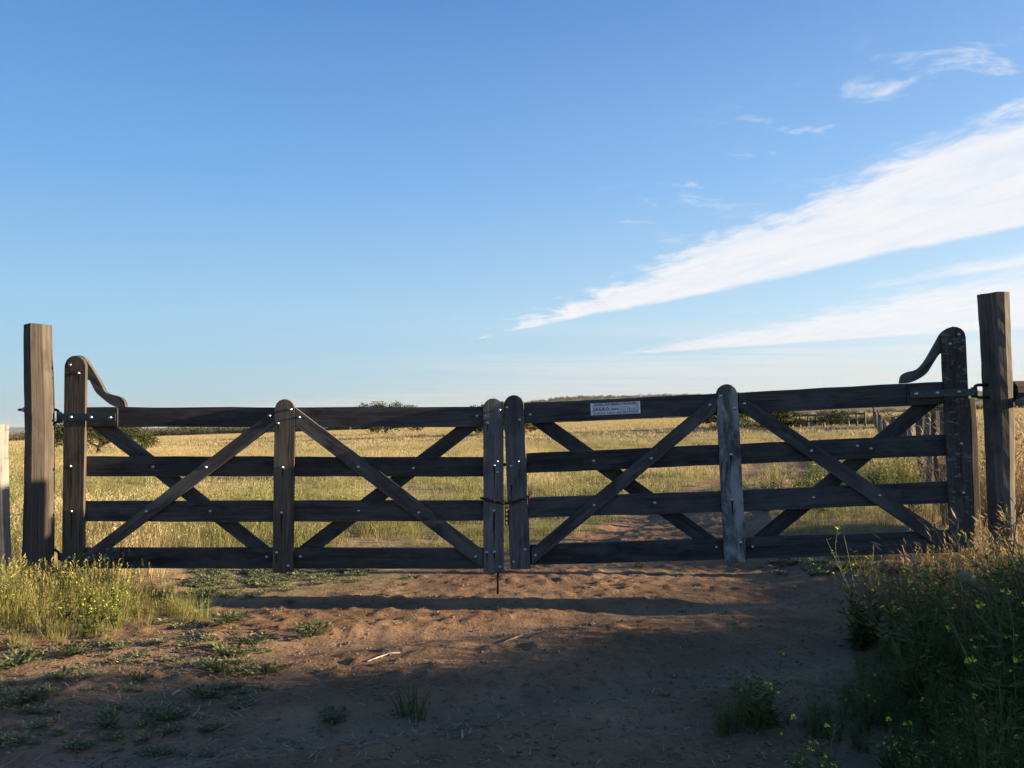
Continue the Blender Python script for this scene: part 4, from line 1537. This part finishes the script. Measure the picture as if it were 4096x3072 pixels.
for i in range(500):
    x, y = NR.uniform(-4.4, -1.95), NR.uniform(4.0, 5.6)
    rm = ((x + 2.95) / 1.05) ** 2 + ((y - 4.85) / 0.7) ** 2
    if rm > 1 + 0.6 * (NR.random() - 0.5):
        continue
    P_.append((x, y, gz(x, y) - 0.02))
    S_.append(NR.uniform(0.2, 0.5) * (1.1 - 0.6 * min(1, rm)))
    T_.append(np.clip(NR.normal(0.45, 0.25), 0, 1))
scatter('undergrowth', herbs, P_, NR.uniform(0, 6.28, len(P_)), S_, T_, 'sunlit green and straw undergrowth round the thick gate post')

# reddish dry grass over the thicket and beside the right post; straw tufts on the left mound
red_t = [tuft(41, 30, 0.62, 0.10, 0.006, 3, 'grass_red', 10), tuft(42, 26, 0.52, 0.09, 0.006, 3, 'grass_red', 8)]
P_, S_, T_ = [], [], []
for i in range(800):
    x, y = NR.uniform(1.8, 5.2), NR.uniform(3.2, 6.0)
    if x > 0.75 * y + 1.0 or x < 1.85 + 0.4 * NR.random() + 0.25 * (y - 3.5):
        continue
    P_.append((x, y, gz(x, y) - 0.02))
    S_.append(NR.uniform(0.7, 1.15) * float(np.interp(y, [3.2, 3.6, 4.9, 6.0], [0.9, 0.62, 0.40, 0.3])) * (1.0 if x < 2.6 else 1.12))
    T_.append(NR.random() * 0.7)
for i in range(90):
    x, y = NR.uniform(3.95, 5.4), NR.uniform(6.4, 7.6)
    P_.append((x, y, gz(x, y) - 0.02))
    S_.append(NR.uniform(0.9, 1.4))
    T_.append(NR.random() * 0.2)
scatter('dry_grass', red_t, P_, NR.uniform(0, 6.28, len(P_)), S_, T_, 'tall reddish dry grass round the foot of the round gate post')
P_, S_, T_ = [], [], []
for i in range(700):
    x, y = NR.uniform(-4.4, -1.7), NR.uniform(4.05, 5.9)
    rm = ((x + 2.95) / 1.1) ** 2 + ((y - 4.85) / 0.72) ** 2
    if rm > 1 + 0.5 * (NR.random() - 0.5):
        continue
    P_.append((x, y, gz(x, y) - 0.01))
    S_.append(NR.uniform(0.3, 1.0) * (1.1 - 0.7 * min(1, rm)))
    T_.append(np.clip(NR.normal(0.28, 0.3), 0, 1))
mound_t = [tuft(91, 46, 0.24, 0.14, 0.0042, 3, 'mound', 16), tuft(92, 40, 0.20, 0.10, 0.0042, 3, 'mound', 4)]
scatter('mound_grass', mound_t, P_, NR.uniform(0, 6.28, len(P_)), S_, T_, 'grass tufts on the sunlit mound round the thick gate post')


# ------------------------------------------------------------------ low broad-leaved weeds on the sand
def rosette(seed, n, spread, ll, h):
    rng = random.Random(seed)
    s = Soup()
    for i in range(n):
        a, rr = rng.uniform(0, 6.283), spread * math.sqrt(rng.random())
        p = Vector((math.cos(a) * rr, math.sin(a) * rr, rng.uniform(0.003, h)))
        d = Vector((math.cos(a) + rng.uniform(-.7, .7), math.sin(a) + rng.uniform(-.7, .7), rng.uniform(0.1, 0.9)))
        l_ = ll * rng.uniform(0.6, 1.3)
        dn = d.normalized()
        nrm = (Vector((0, 0, 1)) + rvec(rng) * 0.6).normalized()
        sd = dn.cross(nrm).normalized()
        wd = l_ * 0.62
        V = [p, p + dn * l_ * 0.3 + sd * wd * 0.42, p + dn * l_ * 0.68 + sd * wd * 0.46, p + dn * l_ - nrm * l_ * 0.12, p + dn * l_ * 0.68 - sd * wd * 0.46, p + dn * l_ * 0.3 - sd * wd * 0.42]
        s.add(V, [(0, 1, 2, 3), (0, 3, 4, 5)], rng.random())
        s.add([Vector((0, 0, -0.004)), Vector((0.002, 0, 0.0)), p + sd * 0.002, p - sd * 0.002], [(0, 1, 2, 3)], 0.1)
    return s.mesh('broadleaf_weed', M['broad'])


ros = [rosette(51, 90, 0.13, 0.040, 0.07), rosette(52, 60, 0.10, 0.038, 0.05), rosette(53, 120, 0.17, 0.036, 0.06)]
spots = [(1245, 2550, 1.1, 0, 'largest grey-green broad-leaved weed clump out on the bare lit sand'),
         (1010, 2580, 0.9, 1, None), (910, 2625, 0.95, 0, None), (905, 2500, 0.9, 2, None), (960, 2470, 0.7, 1, None),
         (1160, 2420, 0.55, 1, None), (1630, 2318, 0.6, 1, None), (870, 2690, 0.9, 2, None), (700, 2655, 0.8, 1, None),
         (1060, 2700, 0.8, 2, None), (560, 2740, 0.8, 1, None), (830, 2790, 0.7, 2, None), (60, 2690, 1.1, 2, None), (240, 2730, 0.8, 1, None),
         (420, 2940, 0.7, 0, None), (840, 2950, 0.55, 1, None), (660, 2880, 0.7, 2, None), (120, 2820, 0.8, 0, None), (2560, 2270, 0.7, 0, 'fresh green weed under the sagging gate leaf'),
         (1340, 2900, 0.7, 2, None), (300, 2620, 0.9, 2, None)]
for px, py, sc, k_, lb in spots:
    p = ground_hit(px, py)
    o = bpy.data.objects.new('broadleaf_weed', ros[k_])
    o.location = p
    o.rotation_euler = (0, 0, px * 0.7)
    o.scale = (sc * 0.72, sc * (0.5 + 0.3 * ((px * 7) % 10) / 10), sc * 0.75)
    link(o)
    tag(o, lb or 'small grey-green broad-leaved weed growing on the sand left of the meeting stiles', 'weed', 'broad-leaved weeds on the sand')
P_, S_, T_ = [], [], []
rp_ = []
for m_ in ros:
    m2 = m_.copy()
    m2.materials.clear()
    m2.materials.append(M['cover'])
    rp_.append(proto('cover_leafs', m2))
for i in range(300):
    px, py = NR.uniform(760, 1500), NR.uniform(2280, 2400)
    if (py - 2280) / 130 > 1.05 - (px - 760) / 900 + NR.uniform(-0.35, 0.2):
        continue
    p = ground_hit(px, py)
    P_.append((p.x, p.y, p.z))
    S_.append(NR.uniform(0.2, 0.42))
    T_.append(0)
for i in range(420):
    px, py = NR.uniform(-50, 1250), NR.uniform(2430, 3050)
    if px > 1150 - (py - 2430) * 0.25 or float(fbm(np.array([px * 0.006]), np.array([py * 0.014]), 95, 3)[0]) < 0.50:
        continue
    p = ground_hit(px, py)
    P_.append((p.x, p.y, p.z))
    S_.append(NR.uniform(0.10, 0.34))
    T_.append(0)
for i in range(45):
    px, py = NR.uniform(3050, 3600), NR.uniform(2235, 2310)
    p = ground_hit(px, py)
    P_.append((p.x, p.y, p.z))
    S_.append(NR.uniform(0.25, 0.5))
    T_.append(0)
scatter('ground_cover', rp_, P_, NR.uniform(0, 6.28, len(P_)), S_, T_, 'creeping broad-leaved ground cover under the gate')

# single grass tufts on the sand
for px, py, sd, n_, hh, sp, lb in ((1650, 2885, 61, 46, 0.16, 0.06, 'dark green grass tuft on the shaded sand'),
                                  (812, 2475, 62, 16, 0.20, 0.04, 'blue-green grass tuft standing at the edge of the mound')):
    p = ground_hit(px, py)
    t_ = tuft(sd, n_, hh, sp, 0.006, 3, 'weed_leaf' if sd == 61 else 'broad', 0)
    t_.name = 'grass_clump'
    t_.location = p
    link(t_)
    tag(t_, lb, 'grass')

# ------------------------------------------------------------------ litter: straw, sticks, clods
s = Soup()
lr = random.Random(77)
for i in range(4600):
    if i < 2300:
        px, py = lr.uniform(-100, 1000), lr.triangular(2480, 3072, 2560)
    else:
        px, py = lr.uniform(0, 3300), lr.uniform(2300, 3072)
    p = ground_hit(px, py) if False else None
    d = ray(px, py)
    k_ = -CAM_H / d.z
    x, y = d.x * k_, d.y * k_
    z = gz(x, y)
    a = lr.uniform(0, 6.283)
    ln = lr.uniform(0.02, 0.11) * (0.9 if i < 2300 else 0.55)
    q = Vector((math.cos(a), math.sin(a), lr.uniform(-0.05, 0.28)))
    base = Vector((x, y, z + 0.004))
    e = base + q * ln
    md = base.lerp(e, 0.5) + Vector((lr.uniform(-.1, .1) * ln, lr.uniform(-.1, .1) * ln, 0.003))
    wv = Vector((-math.sin(a), math.cos(a), 0)) * lr.uniform(0.0010, 0.0022)
    s.add([base - wv, base + wv, md + wv, md - wv, e], [(0, 1, 2, 3), (3, 2, 4)], lr.random())
o = s.build('straw_litter', M['straw'])
tag(o, 'dry straw bits strewn over the sandy ground', None, None, 'stuff')

s = Soup()
for i in range(1500):
    px, py = lr.uniform(0, 3400), lr.uniform(2290, 3072)
    d = ray(px, py)
    k_ = -CAM_H / d.z
    x, y = d.x * k_, d.y * k_
    if x > 2.4:
        continue
    r_ = lr.uniform(0.003, 0.010) * (1 + (lr.random() < 0.012) * 1.1)
    z = gz(x, y) + r_ * 0.3
    V = []
    for q in ((1, 0, 0), (-1, 0, 0), (0, 1, 0), (0, -1, 0), (0, 0, 0.8), (0, 0, -0.8), (.6, .6, .4), (-.6, .6, .4), (-.6, -.6, .4), (.6, -.6, .4)):
        V.append(Vector((x, y, z)) + Vector(q) * r_ * lr.uniform(0.7, 1.2))
    Fc = [(0, 6, 9), (6, 2, 7), (7, 1, 8), (8, 3, 9), (4, 9, 6), (4, 6, 7), (4, 7, 8), (4, 8, 9), (5, 0, 3), (5, 2, 0), (5, 1, 2), (5, 3, 1), (0, 2, 6), (2, 1, 7), (1, 3, 8), (3, 0, 9)]
    s.add(V, Fc, lr.random())
o = s.build('clods', M['stone'])
tag(o, 'small sand clods and pebbles over the bare ground', None, None, 'stuff')


def stick(name, pts, r, mat, label, cat='stick'):
    P3 = [ground_hit(*p) + Vector((0, 0, r + 0.004)) for p in pts]
    root = P3[0].copy()
    V, Fc = tube(P3, [r * 1.0] * (len(P3) - 1) + [r * 0.6], 6)
    o_ = mesh_obj(name, [v - root for v in V], Fc, mat, None, True)
    o_.location = root
    return tag(o_, label, cat)


stick('bleached_stick', [(1469, 2658), (1510, 2648), (1560, 2636), (1600, 2622)], 0.0038, M['stick'], 'straight bleached stick lying across the shadow edge on the sand')
stick('twig', [(2020, 2580), (2055, 2566), (2090, 2550)], 0.004, M['twig'], 'short grey twig near the shadow edge below the meeting stiles')
stick('twig', [(1350, 2912), (1372, 2896)], 0.003, M['stick'], 'thin pale twig on the dark sand near the green tuft')
stick('twig', [(770, 2900), (790, 2870), (800, 2850)], 0.005, M['twig'], 'crooked dark twig among the broad-leaved weeds')
stick('twig', [(1235, 3065), (1270, 3040), (1310, 3030)], 0.004, M['twig'], 'curved twig at the near edge of the shaded sand')
stick('twig', [(1850, 2970), (1848, 2945)], 0.004, M['stick'], 'stubby pale twig on the shaded sand')
stick('twig', [(690, 2800), (722, 2778)], 0.006, M['stick'], 'snapped straw-coloured twig in the streaks of light')
# pale broken branch lodged in the thicket
pb = at_y(3838, 2290, 3.35)
pe = at_y(3960, 2385, 3.30)
V, Fc = tube([pb, pb.lerp(pe, 0.25), pb.lerp(pe, 0.6), pe], [0.020, 0.024, 0.015, 0.005], 7)
o = mesh_obj('broken_branch', [v - pb for v in V], Fc, M['twig'], None, True)
o.location = pb
tag(o, 'pale broken branch lodged in the dark thicket', 'branch')

# ------------------------------------------------------------------ shrubs outside the frame on the right that shade the entrance
for i, (x, y, sx, sz) in enumerate(((5.2, 1.7, 0.8, 1.2), (5.8, 0.5, 1.0, 1.6), (8.4, 0.8, 0.95, 3.1), (8.6, 1.95, 0.9, 3.2), (8.3, 2.75, 0.6, 3.0), (7.0, -0.4, 1.2, 2.2), (10.0, 2.4, 1.0, 3.4), (9.6, 1.0, 1.0, 3.4))):
    sm = shrub_mesh(500 + i, sx, sz, 5000, 0.085, None)
    r = thing('roadside_shrub', (x, y, gz(x, y)), 'leafy roadside shrub shading the sandy entrance', 'shrub', 'shrubs beside the entrance')
    sm.build('foliage', M['weed_leaf'], r)
    st = Soup()
    rr_ = random.Random(i)
    for k in range(6):
        a = rr_.uniform(0, 6.28)
        V, Fc = tube([(0, 0, -0.1), (math.cos(a) * sx * .25, math.sin(a) * sx * .25, sz * .35), (math.cos(a) * sx * .5, math.sin(a) * sx * .5, sz * .75)], [0.02, 0.014, 0.006], 5)
        st.add(V, Fc)
    st.build('stems', M['bark'], r)

# ------------------------------------------------------------------ evening haze over the plain
hz_m = bpy.data.materials.new('thin_evening_haze')
hz_m.use_nodes = True
ht = NT(hz_m.node_tree)
pv_ = ht.n('ShaderNodeVolumePrincipled')
pv_.inputs['Color'].default_value = (0.86, 0.92, 1.0, 1.0)
pv_.inputs['Density'].default_value = 0.00005
pv_.inputs['Anisotropy'].default_value = 0.2
ho = ht.n('ShaderNodeOutputMaterial')
ht.t.links.new(pv_.outputs[0], ho.inputs['Volume'])
zlo, zhi = float(ZZ.min()) - 2.0, max(float(ZZ.max()) + 14.0, 80.0)
bx0, bx1, by0, by1 = float(gx.min()) - 5, float(gx.max()) + 5, float(gy.min()) - 5, float(gy.max()) + 5
hvv = [(x, y, z) for z in (zlo, zhi) for x, y in ((bx0, by0), (bx1, by0), (bx1, by1), (bx0, by1))]
hff = [(3, 2, 1, 0), (4, 5, 6, 7), (0, 1, 5, 4), (1, 2, 6, 5), (2, 3, 7, 6), (3, 0, 4, 7)]
tag(mesh_obj('haze', hvv, hff, hz_m), 'thin evening haze lying over the whole plain', kind='stuff')
